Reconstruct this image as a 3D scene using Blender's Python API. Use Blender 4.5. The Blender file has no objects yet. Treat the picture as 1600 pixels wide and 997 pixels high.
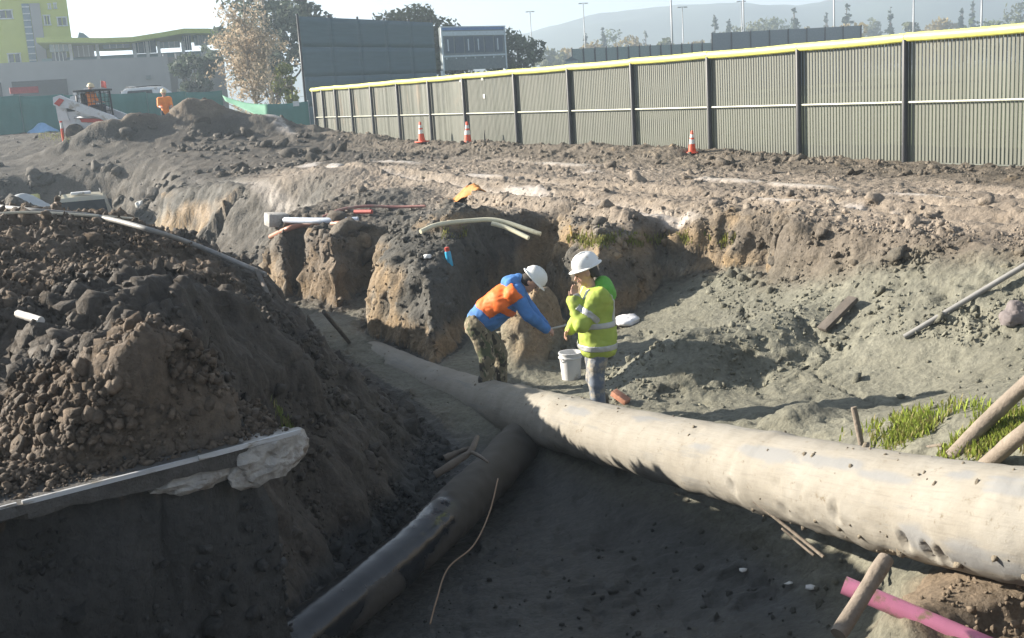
import bpy, bmesh, math, random
import numpy as np
from mathutils import Vector, Matrix

random.seed(7); rng = np.random.default_rng(11)
SC = bpy.context.scene
COL = SC.collection

# ------------------------------------------------------------------ camera
FPX, PITCH, ROLL, CAMZ = 1778.0, 0.2004, 0.0642, 2.0
cam_data = bpy.data.cameras.new('camera')
cam = bpy.data.objects.new('camera', cam_data); COL.objects.link(cam)
_fw = np.array([0, math.cos(PITCH), -math.sin(PITCH)])
_up0 = np.array([0, math.sin(PITCH), math.cos(PITCH)]); _rt0 = np.array([1.0, 0, 0])
_rt = _rt0*math.cos(ROLL) - _up0*math.sin(ROLL)
_up = _up0*math.cos(ROLL) + _rt0*math.sin(ROLL)
M4 = Matrix(((_rt[0], _up[0], -_fw[0], 0), (_rt[1], _up[1], -_fw[1], 0), (_rt[2], _up[2], -_fw[2], CAMZ), (0, 0, 0, 1)))
cam.matrix_world = M4
cam_data.sensor_width = 36.0; cam_data.lens = FPX/1600*36.0
cam_data.clip_start = 0.1; cam_data.clip_end = 12000
SC.camera = cam
# ------------------------------------------------------------------ sky, sun, exposure
SUN_ELEV = math.radians(22.5)
SUN_DIR = Vector((-0.955, 0.295, 0)).normalized()          # horizontal direction towards the sun
world = bpy.data.worlds.new('World'); SC.world = world; world.use_nodes = True
wn = world.node_tree
bg = wn.nodes['Background']
sky = wn.nodes.new('ShaderNodeTexSky'); sky.sky_type = 'NISHITA'; sky.sun_disc = False
sky.sun_elevation = SUN_ELEV
sky.sun_rotation = math.atan2(SUN_DIR.x, SUN_DIR.y)
sky.air_density = 1.0; sky.dust_density = 0.6; sky.ozone_density = 1.0
hs = wn.nodes.new('ShaderNodeHueSaturation'); hs.inputs['Saturation'].default_value = 0.42      # thin milky morning sky
tn = wn.nodes.new('ShaderNodeMix'); tn.data_type = 'RGBA'; tn.blend_type = 'MULTIPLY'; tn.inputs[0].default_value = 1.0; tn.inputs[7].default_value = (.93, 1.0, 1.10, 1)
wn.links.new(sky.outputs[0], hs.inputs['Color']); wn.links.new(hs.outputs[0], tn.inputs[6]); wn.links.new(tn.outputs[2], bg.inputs[0]); bg.inputs[1].default_value = 0.052
sun_data = bpy.data.lights.new('sun', 'SUN'); sun = bpy.data.objects.new('sun', sun_data); COL.objects.link(sun)
sun_data.energy = 5.0; sun_data.angle = math.radians(0.55); sun_data.color = (1.0, 0.91, 0.78)
_sd = Vector((SUN_DIR.x*math.cos(SUN_ELEV), SUN_DIR.y*math.cos(SUN_ELEV), math.sin(SUN_ELEV)))
sun.rotation_euler = _sd.to_track_quat('Z', 'Y').to_euler()
SC.view_settings.view_transform = 'Standard'; SC.view_settings.look = 'None'
SC.view_settings.gamma = 1.0; SC.view_settings.use_curve_mapping = False
SC.view_settings.exposure = 1.78
SC.cycles.max_bounces = 6; SC.cycles.volume_bounces = 0

# ------------------------------------------------------------------ helpers
def _ray(px, py): return _fw + _rt*(px-800)/FPX + _up*(498.5-py)/FPX
CAM = np.array([0, 0, CAMZ])
def PZ(px, py, z):                       # point of the place seen at a pixel, at height z
    d = _ray(px, py); t = (z-CAMZ)/d[2]; return CAM + d*t
def PD(px, py, depth):                   # ... at a distance along the view axis
    return CAM + _ray(px, py)*depth
def tag(o, label=None, cat=None, group=None, kind=None):
    if label: o['label'] = label
    if cat: o['category'] = cat
    if group: o['group'] = group
    if kind: o['kind'] = kind
    return o
def empty(name, loc=(0, 0, 0), rz=0.0, label=None, cat=None, group=None):
    o = bpy.data.objects.new(name, None); COL.objects.link(o); o.location = loc; o.rotation_euler = (0, 0, rz)
    o.empty_display_size = 0.2
    return tag(o, label, cat, group)
def mesh_obj(name, verts, faces, mat=None, parent=None, smooth=False):
    me = bpy.data.meshes.new(name)
    verts = np.asarray(verts, dtype=np.float32)
    if isinstance(faces, np.ndarray):
        n, k = faces.shape
        me.vertices.add(len(verts)); me.vertices.foreach_set('co', verts.ravel())
        me.loops.add(n*k); me.loops.foreach_set('vertex_index', faces.astype(np.int32).ravel())
        me.polygons.add(n); me.polygons.foreach_set('loop_start', np.arange(0, n*k, k, dtype=np.int32))
        me.polygons.foreach_set('loop_total', np.full(n, k, np.int32))
        me.update(calc_edges=True); me.validate()
    else:
        me.from_pydata([tuple(v) for v in verts.tolist()], [], faces); me.update()
    if smooth: me.polygons.foreach_set('use_smooth', np.ones(len(me.polygons), bool))
    o = bpy.data.objects.new(name, me); COL.objects.link(o)
    if mat: me.materials.append(mat)
    if parent: o.parent = parent
    return o
class MB:
    """collects shapes of ONE part"""
    def __init__(s): s.v = []; s.f = []
    def add(s, v, f):
        n = len(s.v); s.v += [tuple(map(float, p)) for p in v]; s.f += [tuple(i+n for i in q) for q in f]; return s
    def box(s, c, d, rz=0, m=None):
        x, y, z = [k/2 for k in d]; R = Matrix.Rotation(rz, 3, 'Z') if m is None else m
        vs = [R @ Vector((a*x, b*y, e*z)) + Vector(c) for a in (-1, 1) for b in (-1, 1) for e in (-1, 1)]
        return s.add(vs, [(0, 1, 3, 2), (4, 6, 7, 5), (0, 4, 5, 1), (2, 3, 7, 6), (0, 2, 6, 4), (1, 5, 7, 3)])
    def cbox(s, c, d, b=0.01, m=None):
        """box with chamfered edges"""
        bm = bmesh.new(); bmesh.ops.create_cube(bm, size=1)
        for v in bm.verts: v.co = Vector((v.co.x*d[0], v.co.y*d[1], v.co.z*d[2]))
        bmesh.ops.bevel(bm, geom=bm.edges[:], offset=b, segments=2, affect='EDGES', profile=.5)
        R = m or Matrix.Identity(3)
        vs = [R @ v.co + Vector(c) for v in bm.verts]; bm.verts.index_update()
        fs = [[v.index for v in f.verts] for f in bm.faces]; bm.free()
        return s.add(vs, fs)
    def tube(s, pts, r, n=10, cap=True, flat=1.0):
        pts = [Vector(p) for p in pts]; rs = r if hasattr(r, '__len__') else [r]*len(pts)
        base = len(s.v); fr = None; vs = []
        for i, p in enumerate(pts):
            t = (pts[min(i+1, len(pts)-1)]-pts[max(i-1, 0)]).normalized()
            if fr is None:
                a = Vector((0, 0, 1)) if abs(t.z) < .9 else Vector((1, 0, 0)); u = t.cross(a).normalized()
            else:
                u = (fr - t*fr.dot(t)).normalized()
            fr = u; w = t.cross(u)
            for k in range(n):
                th = 2*math.pi*k/n; vs.append(p + (u*math.cos(th) + w*math.sin(th)*flat)*rs[i])
        fs = []
        for i in range(len(pts)-1):
            for k in range(n): fs.append((i*n+k, i*n+(k+1) % n, (i+1)*n+(k+1) % n, (i+1)*n+k))
        if cap: fs.append(tuple(range(n))[::-1]); fs.append(tuple((len(pts)-1)*n+k for k in range(n)))
        return s.add(vs, fs)
    def lathe(s, prof, c=(0, 0, 0), n=20, cap=True):
        vs = []; fs = []
        for r, z in prof:
            for k in range(n): th = 2*math.pi*k/n; vs.append((c[0]+r*math.cos(th), c[1]+r*math.sin(th), c[2]+z))
        for i in range(len(prof)-1):
            for k in range(n): fs.append((i*n+k, i*n+(k+1) % n, (i+1)*n+(k+1) % n, (i+1)*n+k))
        if cap: fs.append(tuple(range(n))[::-1]); fs.append(tuple((len(prof)-1)*n+k for k in range(n)))
        return s.add(vs, fs)
    def prism(s, poly, h0, h1, axis='y'):
        """outline in (x,z) extruded in y (or (x,y) extruded in z)"""
        n = len(poly)
        if axis == 'y': vs = [(a, h0, b) for a, b in poly]+[(a, h1, b) for a, b in poly]
        else: vs = [(a, b, h0) for a, b in poly]+[(a, b, h1) for a, b in poly]
        fs = [tuple(range(n)), tuple(range(2*n-1, n-1, -1))]+[(i, i+n, (i+1) % n+n, (i+1) % n) for i in range(n)]
        return s.add(vs, fs)
    def build(s, name, mat, parent=None, smooth=False, auto=None):
        o = mesh_obj(name, s.v, s.f, mat, parent, smooth)
        if auto is not None:
            bm = bmesh.new(); bm.from_mesh(o.data); bmesh.ops.recalc_face_normals(bm, faces=bm.faces[:])
            for e in bm.edges: e.smooth = (len(e.link_faces) == 2 and e.calc_face_angle(0) < auto)
            for f in bm.faces: f.smooth = True
            bm.to_mesh(o.data); bm.free()
        return o
def copy_tree(o, parent=None):
    c = o.copy(); COL.objects.link(c); c.parent = parent
    for ch in list(o.children): copy_tree(ch, c)
    return c

# ---- numpy noise
_TAB = np.random.default_rng(5).random((256, 256)).astype(np.float32)
_PRM = np.random.default_rng(6).permutation(256).astype(np.int32)
def _hash(ix, iy, iz=0, seed=0):
    if not np.isscalar(iz): k = _PRM[(iz.astype(np.int32)+seed*7) & 255]; return _TAB[(ix.astype(np.int32)+k) & 255, (iy.astype(np.int32)+seed*13+(k >> 3)) & 255]
    return _TAB[(ix.astype(np.int32)+seed*31) & 255, (iy.astype(np.int32)+seed*57) & 255]
def n2(x, y, seed=0):
    ix = np.floor(x); iy = np.floor(y); fx = x-ix; fy = y-iy
    u = fx*fx*fx*(fx*(fx*6-15)+10); v = fy*fy*fy*(fy*(fy*6-15)+10)
    i0 = (ix.astype(np.int32)+seed*31) & 255; j0 = (iy.astype(np.int32)+seed*57) & 255; i1 = (i0+1) & 255; j1 = (j0+1) & 255
    a = _TAB[i0, j0]; b = _TAB[i1, j0]; c = _TAB[i0, j1]; d = _TAB[i1, j1]
    return (a+(b-a)*u+(c-a)*v+(a-b-c+d)*u*v)*2-1
def n3(x, y, z, seed=0):
    iz = np.floor(z); fz = z-iz; w = fz*fz*(3-2*fz)
    ix = np.floor(x); iy = np.floor(y); fx = x-ix; fy = y-iy
    u = fx*fx*(3-2*fx); v = fy*fy*(3-2*fy)
    def pl(k):
        a = _hash(ix, iy, k, seed); b = _hash(ix+1, iy, k, seed); c = _hash(ix, iy+1, k, seed); d = _hash(ix+1, iy+1, k, seed)
        return a+(b-a)*u+(c-a)*v+(a-b-c+d)*u*v
    p0 = pl(iz); p1 = pl(iz+1)
    return (p0+(p1-p0)*w)*2-1
def fbm2(x, y, oct=4, seed=0, gain=.5, lac=2.03):
    s = 0; a = 1; t = 0
    for o in range(oct):
        s = s+a*n2(x, y, seed+o*17); t += a; a *= gain; x = x*lac+3.7; y = y*lac-1.3
    return s/t
def sstep(a, b, x):
    t = np.clip((x-a)/(b-a), 0, 1); return t*t*(3-2*t)
def tps(pts, lam=0.02):
    """thin plate spline height through (x,y,z) points"""
    p = np.asarray(pts, float); X = p[:, :2]; n = len(p)
    r = np.linalg.norm(X[:, None]-X[None], axis=2); K = np.where(r > 0, r*r*np.log(r+1e-9), 0)+lam*np.eye(n)
    Pm = np.c_[np.ones(n), X]; A = np.block([[K, Pm], [Pm.T, np.zeros((3, 3))]])
    w = np.linalg.solve(A, np.r_[p[:, 2], 0, 0, 0])
    def f(x, y):
        o = w[n]+w[n+1]*x+w[n+2]*y
        for i in range(n):
            rr = (x-X[i, 0])**2+(y-X[i, 1])**2; o = o+w[i]*0.5*rr*np.log(rr+1e-12)
        return o
    return f

# ---- materials
def nodes(name):
    m = bpy.data.materials.new(name); m.use_nodes = True; t = m.node_tree
    return m, t, t.nodes['Principled BSDF']
def N(t, typ, **kw):
    n = t.nodes.new(typ)
    for k, v in kw.items():
        if k in ('op', 'blend', 'dt'):
            setattr(n, {'op': 'operation', 'blend': 'blend_type', 'dt': 'data_type'}[k], v)
        else: setattr(n, k, v)
    return n
def mat(name, col, rough=.6, metal=0.0, var=.18, scale=6.0, bump=0.0, bscale=30.0, dirt=None, dirt_amt=.0, dirt_scale=3.0, spec=.4, stretch=(1, 1, 1), alpha=1.0, sheen=0.0):
    """procedural: base colour with noise variation, optional dirt patches and bump"""
    m, t, b = nodes(name)
    tc = N(t, 'ShaderNodeTexCoord'); mp = N(t, 'ShaderNodeMapping'); mp.inputs['Scale'].default_value = stretch
    t.links.new(tc.outputs['Object'], mp.inputs[0])
    nz = N(t, 'ShaderNodeTexNoise'); nz.inputs['Scale'].default_value = scale; nz.inputs['Detail'].default_value = 6; nz.inputs['Roughness'].default_value = .65
    t.links.new(mp.outputs[0], nz.inputs[0])
    rp = N(t, 'ShaderNodeValToRGB'); c = np.array(col)
    rp.color_ramp.elements[0].position = .28; rp.color_ramp.elements[1].position = .72
    rp.color_ramp.elements[0].color = (*np.clip(c*(1-var), 0, 1), 1); rp.color_ramp.elements[1].color = (*np.clip(c*(1+var), 0, 1), 1)
    t.links.new(nz.outputs[0], rp.inputs[0]); out = rp.outputs[0]
    if dirt is not None:
        nd = N(t, 'ShaderNodeTexNoise'); nd.inputs['Scale'].default_value = dirt_scale; nd.inputs['Detail'].default_value = 8; nd.inputs['Roughness'].default_value = .7
        t.links.new(mp.outputs[0], nd.inputs[0])
        rd = N(t, 'ShaderNodeValToRGB'); rd.color_ramp.elements[0].position = .62-dirt_amt*.35; rd.color_ramp.elements[1].position = .72-dirt_amt*.3
        t.links.new(nd.outputs[0], rd.inputs[0])
        mx = N(t, 'ShaderNodeMix', dt='RGBA'); t.links.new(rd.outputs[0], mx.inputs[0]); t.links.new(out, mx.inputs[6]); mx.inputs[7].default_value = (*dirt, 1)
        out = mx.outputs[2]
    t.links.new(out, b.inputs['Base Color'])
    b.inputs['Roughness'].default_value = rough; b.inputs['Metallic'].default_value = metal
    b.inputs['Specular IOR Level'].default_value = spec
    if bump:
        nb = N(t, 'ShaderNodeTexNoise'); nb.inputs['Scale'].default_value = bscale; nb.inputs['Detail'].default_value = 5
        t.links.new(mp.outputs[0], nb.inputs[0])
        bp = N(t, 'ShaderNodeBump'); bp.inputs['Strength'].default_value = bump; bp.inputs['Distance'].default_value = .02
        t.links.new(nb.outputs[0], bp.inputs['Height']); t.links.new(bp.outputs[0], b.inputs['Normal'])
    return m
# =================================================================== THE GROUND
FENCE0 = np.array([7.96, 22.48]); FDIR = np.array([-0.4793, 0.8777]); FNRM = np.array([-0.8777, -0.4793])   # towards the camera
def xy(px, py, z): p = PZ(px, py, z); return (p[0], p[1])
def xyz(px, py, z): p = PZ(px, py, z); return (p[0], p[1], z)
def xyd(px, py, d): p = PD(px, py, d); return tuple(p)
BANK = [(8, 22.5, 0), (5, 28, 0), (0, 37, 0), (-5, 46, .05), (-9.6, 54.6, .2), (20, 20, 0), (30, 60, 0), (0, 80, .2), (14, 36, 0),
        xyz(900, 300, 0), xyz(1200, 350, -.05), xyz(1590, 380, -.02), xyz(1400, 330, 0), xyz(700, 290, 0), xyz(500, 255, .1), xyz(1010, 385, -.3), xyz(1150, 380, -.28),
        xyz(860, 372, -.35), xyz(780, 350, -.2), xyz(640, 400, -.42), xyz(700, 375, -.3), xyz(520, 385, -.5), xyz(440, 378, -.5), xyz(380, 330, -.2), xyz(330, 300, .0),
        xyd(150, 217, 47), xyd(40, 215, 50), xyd(300, 216, 46), xyd(430, 216, 45), xyd(250, 255, 40), xyd(100, 243, 45), xyd(230, 300, 36), xyd(0, 240, 46), (-40, 50, 1.2), (-30, 80, 1.6), (-10, 90, 1.0),
        # spoil mound on the left
        xyz(0, 343, .8), xyz(100, 347, .72), xyz(200, 353, .46), xyz(300, 392, .16), xyz(405, 438, -.2), xyz(490, 492, -.72), xyz(545, 528, -1.18),
        xyz(200, 500, .48), (-3.0, 9.5, .56), (-3.1, 8.7, .62), (-3.2, 10.3, .42), xyz(60, 440, .58), xyz(330, 480, .06), xyz(240, 548, .72), xyz(100, 590, .82), xyz(0, 560, .9), xyz(345, 600, .5), xyz(0, 690, .62), xyz(200, 680, .5),
        xyz(435, 648, .25), xyz(0, 792, .16), xyz(200, 742, .16), xyz(440, 672, .16), xyz(120, 715, .42), xyz(320, 668, .40),
        (-5.5, 8, 1.0), (-6, 4, .9), (-8, 14, .9), (-9, 20, .2), (-14, 18, .8), (-14, 26, .2), (-5, 3, .4), (-3, 2, .25), (0, 1.5, .25), (0, -3, .35), (2.5, 2, .2), (5, 5, -.1), (8, 9, 0), (8, 14, 0), (-6, -4, .6), (6, -3, .2)]
FLOOR = [(.95, 12.1, -1.55), (1.4, 11.5, -1.5), (.5, 12.9, -1.6), (-.25, 13.7, -1.62), (2, 11.8, -1.5), xyz(1250, 622, -1.38), xyz(1465, 597, -1.17), xyz(1590, 580, -.88), xyz(1500, 500, -.68), xyz(1400, 560, -1.08), xyz(1300, 500, -.95),
         xyz(1300, 440, -.62), xyz(1220, 430, -.75), xyz(1100, 440, -.95), xyz(1590, 440, -.32), xyz(1450, 430, -.38), xyz(1000, 480, -1.35), xyz(1080, 560, -1.45), xyz(1020, 620, -1.6),
         xyz(1450, 675, -.85), xyz(1590, 700, -.72), xyz(1350, 680, -1.1), xyz(1250, 660, -1.3), xyz(1150, 645, -1.45),
         (1.0, 9.0, -2.1), (0, 9, -2.15), (-1, 8, -2.2), (0, 7, -2.2), (1.2, 7, -2.1), (-1.8, 7, -2.2), (0, 11.3, -2.0), (1.7, 7.4, -1.9), (-.5, 5.5, -2.2), (1.2, 5.6, -1.9), (-2.6, 4.6, -2.2), (0, 3.6, -2.2), (2.2, 3.8, -1.8), (-3.6, 3.6, -2.1),
         xyd(1400, 955, 6.22), xyd(1500, 990, 6.12), xyd(1600, 1030, 6.02), xyd(1470, 925, 6.45), xyd(1580, 945, 6.2), (3.2, 5.6, -.75), (1.55, 5.9, -1.95), (1.8, 6.7, -1.9), (2.1, 7.4, -1.85), (1.95, 8.3, -1.9), (2.3, 7.1, -1.65),
         (-1.2, 15.6, -1.70), xyz(560, 522, -1.62), xyz(450, 470, -1.6), (-5.2, 21.5, -1.65), (-8, 27, -1.8), xyz(150, 345, -2.2), (-18, 40, -2.3), (-14, 33, -2.1), (-9, 32, -1.9), xyz(880, 590, -1.6), xyz(740, 555, -1.65)]
bank_f = tps(BANK, .01); floor_f = tps(FLOOR, .01)
# outline of the excavation: (x, y, wall run, kind)  walked with the hole on the left
F = -1.6
EXC = []
def E_(p, w, k=0): EXC.append((p[0], p[1], w, k))
# near side, right to left
E_((3.4, 3.1), .6); E_((0, 2.9), .6); E_((-3.2, 2.9), .6); E_((-4.6, 3.5), .4, 2)
E_((-4.3, 4.05), .36, 2); E_((-2.55, 5.42), .36, 2); E_((-1.9, 5.93), .36, 2); E_((-1.36, 6.36), .36, 2)
# foot of the spoil mound
E_((-1.62, 6.9), .5); E_((-1.75, 7.8), .9); E_((-1.35, 9.3), 1.5); E_((-.75, 11.0), 1.8); E_((-.80, 12.3), 1.9); E_((-1.55, 14.2), 1.5); E_((-2.5, 16.0), 1.3); E_((-4.4, 19.2), 1.3); E_((-7.5, 24), 1.6); E_((-12, 29), 1.6); E_((-19, 33), 1.6)
# far pit with the parked vehicle
E_((-26, 35), 1.5); E_((-25, 38.5), 2.0); E_(xyd(100, 330, 40), 2.2); E_(xyd(200, 340, 39), 2.2)
E_(xy(225, 378, F-.2), 1.6); E_(xy(246, 378, F-.2), .9, 1); E_(xy(266, 380, F-.1), 1.0, 1); E_(xy(300, 412, F), 4.5); E_(xy(380, 440, F), 2.8)
# buttresses of cut soil
E_(xy(414, 446, F), 0.57, 1); E_(xy(449, 468, F), 0.42, 1); E_(xy(470, 447, F), 0.38, 1); E_(xy(474, 452, F), 0.38, 1)
E_(xy(469, 466, F), 0.57, 1); E_(xy(527, 489, F), 0.46, 1); E_(xy(560, 468, F), 0.42, 1); E_(xy(600, 458, F), 0.38, 1)
E_(xy(567, 512, F), 0.61, 1); E_(xy(625, 535, F), 0.57, 1); E_(xy(682, 556, F), 0.46, 1); E_(xy(736, 512, F), 0.42, 1); E_(xy(790, 478, F), 0.47, 1)
E_(xy(850, 468, F), 0.57, 1); E_(xy(892, 505, F), 0.57, 1)
E_(xy(925, 535, F), 0.65, 1); E_(xy(985, 498, -1.45), 0.76, 1); E_(xy(1035, 458, -1.3), 0.66, 1); E_(xy(1110, 440, -1.05), 0.47, 1); E_(xy(1182, 428, -.85), 0.57, 1)
# top edge of the long mud slope
E_(xy(1205, 402, -.45), .35); E_(xy(1300, 408, -.4), .5); E_(xy(1450, 402, -.22), .5); E_(xy(1600, 402, -.1), .5); E_((7.2, 10.6), .6); E_((6.6, 7.6), 1.0); E_((5.2, 5.2), 1.2)
EXC = np.array(EXC)
# subdivide + a little wobble so that the edges are not straight
def exc_eval(x, y):
    """signed distance (positive inside), wall run and soil kind at the nearest stretch of edge"""
    best = np.full(x.shape, 1e9); wbest = np.ones(x.shape); kb = np.zeros(x.shape); ins = np.zeros(x.shape, bool)
    n = len(EXC)
    for i in range(n):
        ax, ay, aw, ak = EXC[i]; bx, by, bw, bk = EXC[(i+1) % n]
        dx, dy = bx-ax, by-ay; L = dx*dx+dy*dy
        t = np.clip(((x-ax)*dx+(y-ay)*dy)/L, 0, 1)
        d = np.hypot(x-ax-t*dx, y-ay-t*dy); mk = d < best
        best = np.where(mk, d, best); wbest = np.where(mk, aw+(bw-aw)*t, wbest); kb = np.where(mk, np.where(t < .5, ak, bk), kb)
        c = ((ay > y) != (by > y)) & (x < (bx-ax)*(y-ay)/(by-ay+1e-12)+ax); ins ^= c
    return np.where(ins, best, -best), wbest, kb
# big pipe route (needed for the soil around it)
PIPE = [(xyd(1740, 838, 5.75), .322), (xyd(1600, 821, 6.2), .32), (xyd(1450, 795, 6.95), .318), (xyd(1300, 762, 7.85), .316), (xyd(1150, 727, 9.1), .308), (xyd(1000, 691, 10.5), .295), (xyd(880, 661, 12.0), .289), (xyd(800, 640, 13.2), .284), (xyd(680, 603, 15.3), .28), (xyd(600, 568, 17.0), .28), (xyd(545, 545, 18.6), .28)]
_e = np.array(PIPE[0][0]); _d = _e-np.array(PIPE[2][0]); _d /= np.linalg.norm(_d); PIPE = [(tuple(_e+_d*3.6), .325), (tuple(_e+_d*1.6), .324)]+PIPE
RUTS = [(3.1, .30, .10, .0), (4.6, .26, .12, 1.3), (5.4, .22, .08, 2.2), (6.6, .30, .12, 3.0), (7.5, .22, .09, 4.1), (8.8, .26, .08, 5.0)]
GLARE_SLICKS = ((505, 264, 1.9, .30), (545, 274, 1.3, .24), (1230, 320, .85, .15), (1345, 327, .6, .14), (1140, 288, .9, .18), (960, 275, 1.2, .18), (1530, 345, .5, .12), (620, 260, 1.5, .2), (430, 238, 2.2, .3), (330, 228, 2.4, .35), (760, 280, 1.1, .16), (880, 262, 1.4, .2), (1020, 318, 1.0, .10), (1440, 312, .8, .12), (1250, 296, .9, .14), (820, 296, 1.0, .12))  # streaks of slick mud that carry painted sun glare
def bump2(x, y, cx, cy, rx, ry, h, rot=0.0, p=1.0):
    c, s = math.cos(rot), math.sin(rot); u = ((x-cx)*c+(y-cy)*s)/rx; v = (-(x-cx)*s+(y-cy)*c)/ry
    return h*np.exp(-(u*u+v*v)**p)
def heap(x, y, px, py, z, rx, ry, h, rot=0, p=1.2, seed=0):
    c = PZ(px, py, z); k = 1+.25*fbm2(x*1.7, y*1.7, 3, 90+seed)
    return bump2(x, y, c[0], c[1], rx, ry, h, rot, p)*k
LFT = 1.0
def terrain(x, y, detail=True):
    wob = (.10*n2(x*1.9, y*1.9, 5)+.05*n2(x*5.1, y*5.1, 6))*(1-.75*sstep(20, 28, y))+.5*n2(x*.33, y*.33, 7)*sstep(20, 28, y)
    d, w, kind = exc_eval(x, y)
    straight = np.where(kind == 2, 0.0, 1.0)
    d2 = d+wob*straight*np.clip(w*2.2, .35, 1.2)
    B = bank_f(x, y); Fl = floor_f(x, y)
    far = sstep(60, 110, y)+sstep(45, 80, np.abs(x)); far = np.clip(far, 0, 1)
    B = B*(1-far)+.15*far
    B = np.clip(B, -3, 1.7)
    # heaps and spoil on the bank
    B = B + heap(x, y, 730, 345, -.1, .95, .8, .36, .2, 1.3, 1) + heap(x, y, 815, 345, -.1, .75, .7, .36, 0, 1.3, 2) + heap(x, y, 860, 345, -.05, 1.1, .5, .16, 0, 1.2, 3)
    B = B + heap(x, y, 700, 372, -.3, .5, .6, .10, .4, 1.3, 4) + heap(x, y, 520, 285, 0, 1.6, 1.3, .30, .3, 1.2, 5) + heap(x, y, 420, 285, .1, 1.6, 1.6, .22, .3, 1.2, 6) + heap(x, y, 250, 252, .4, 2.4, 1.6, .28, .2, 1.2, 7) + heap(x, y, 590, 300, .05, 1.5, .9, .22, .3, 1.2, 8)
    for (px, dep, rx, ry, h, sd) in ((120, 44.6, 1.6, .5, .55, 21), (170, 44.8, 1.5, .5, .5, 22), (215, 45.5, .9, .7, .7, 23), (305, 46, 1.15, 1.3, .95, 9), (340, 47, 1.5, 1.4, .62, 10), (235, 46, 1.3, 1.2, .45, 11), (392, 46, 1.9, 1.2, .45, 12), (455, 46, 2.2, 1.3, .45, 13), (525, 44, 2.0, 1.1, .38, 14), (200, 44, 3.0, .9, .3, 15)):
        c = PD(px, 205, dep); B = B + bump2(x, y, c[0], c[1], rx, ry, h, 0, 1.25)*(1+.3*fbm2(x*1.1, y*1.1, 3, 90+sd))
    # road: ruts parallel to the fence, berm of clods along its foot
    fd = (x-FENCE0[0])*FNRM[0]+(y-FENCE0[1])*FNRM[1]; fs = (x-FENCE0[0])*FDIR[0]+(y-FENCE0[1])*FDIR[1]
    road = sstep(1.8, 3, fd)*sstep(11.0, 8.5, fd)*sstep(-19, -14, x)*sstep(36, 28, y+.3*x)*sstep(-14, -8, fs)*sstep(62, 40, fs)*sstep(-.15, -.9, d)
    wander = .35*n2(fs*.11, fs*0+3, 31)
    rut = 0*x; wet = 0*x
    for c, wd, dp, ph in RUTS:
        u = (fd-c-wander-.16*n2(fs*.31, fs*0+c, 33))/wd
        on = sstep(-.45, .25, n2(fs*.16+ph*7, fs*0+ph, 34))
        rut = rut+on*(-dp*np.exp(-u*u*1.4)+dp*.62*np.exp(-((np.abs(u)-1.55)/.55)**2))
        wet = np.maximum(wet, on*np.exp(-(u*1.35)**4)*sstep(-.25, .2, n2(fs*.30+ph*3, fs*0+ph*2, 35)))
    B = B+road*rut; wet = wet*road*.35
    for (px, py, L, W) in GLARE_SLICKS:
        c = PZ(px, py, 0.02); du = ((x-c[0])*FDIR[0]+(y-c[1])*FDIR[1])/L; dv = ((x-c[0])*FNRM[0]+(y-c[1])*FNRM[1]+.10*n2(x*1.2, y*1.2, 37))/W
        k = np.exp(-du**4-dv**4)*sstep(-.55, .1, n2(x*2.1, y*2.1, 38)+.4*n2(x*6, y*6, 39)); glare_slick = np.maximum(glare_slick, k) if px != GLARE_SLICKS[0][0] else k
    B = B+.05*glare_slick; wet = np.maximum(wet, glare_slick)  # raised streaks join the wet ruts in the glare mask
    B = B+sstep(2.6, .9, fd)*sstep(-1.2, .3, fd)*sstep(-20, -10, fs)*sstep(60, 50, fs)*(.10+.16*np.abs(n2(fs*.8, fd*.8, 36))+.10*sstep(1.7, .8, fd))*(.25+.75*sstep(-2, 10, fs))
    # ---- hole
    t = np.clip(-d2/w, 0, 1)
    prof = np.where(kind == 1, 1-(1-t)**2.1, np.where(kind == 2, 1-(1-t)**3.2, t*t*(3-2*t))); prof = np.where(t >= 1, 1, prof)
    # heap of mud, hollows on the floor side
    c = PZ(1130, 520, -1.0); Fl = Fl+bump2(x, y, c[0], c[1], 1.25, .62, .42, .25, 1.5)+bump2(x, y, *PZ(1040, 545, -1.2)[:2], .55, .5, .2, 0, 1.3)
    c = PZ(826, 585, -1.65); wx = x+.07*n2(x*3.1, y*3.1, 49); wy = y+.07*n2(x*3.1, y*3.1, 50); Fl = Fl+bump2(wx, wy, c[0]+.16, c[1]+.85, .46, .95, .60, -.25, 1.8)*(1+.55*n2(x*2.6, y*2.6, 47)+.25*n2(x*6, y*6, 57)-.30*sstep(.1, .6, x-c[0]))+bump2(wx, wy, c[0]+.05, c[1]+.25, .5, .35, .14, 0, 1.2)
    c = PZ(1250, 668, -1.4); Fl = Fl+bump2(x, y, c[0], c[1], .4, .22, .14, .3, 1.3)
    c = PZ(960, 850, -2.1); Fl = Fl-bump2(x, y, c[0], c[1], .25, .18, .10, .3, 1.3)
    z = Fl+(B-Fl)*prof
    # mud caked against the pipe where it disappears, support under it
    inside = sstep(-.3, .3, d)
    road_k = road*(1-inside)
    left = sstep(-.2, -1.5, x-(-.10*y+.2))*sstep(26, 18, y)*(1-inside)      # spoil mound mask
    rough = np.where(d > 0, .35, 1.0)
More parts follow.
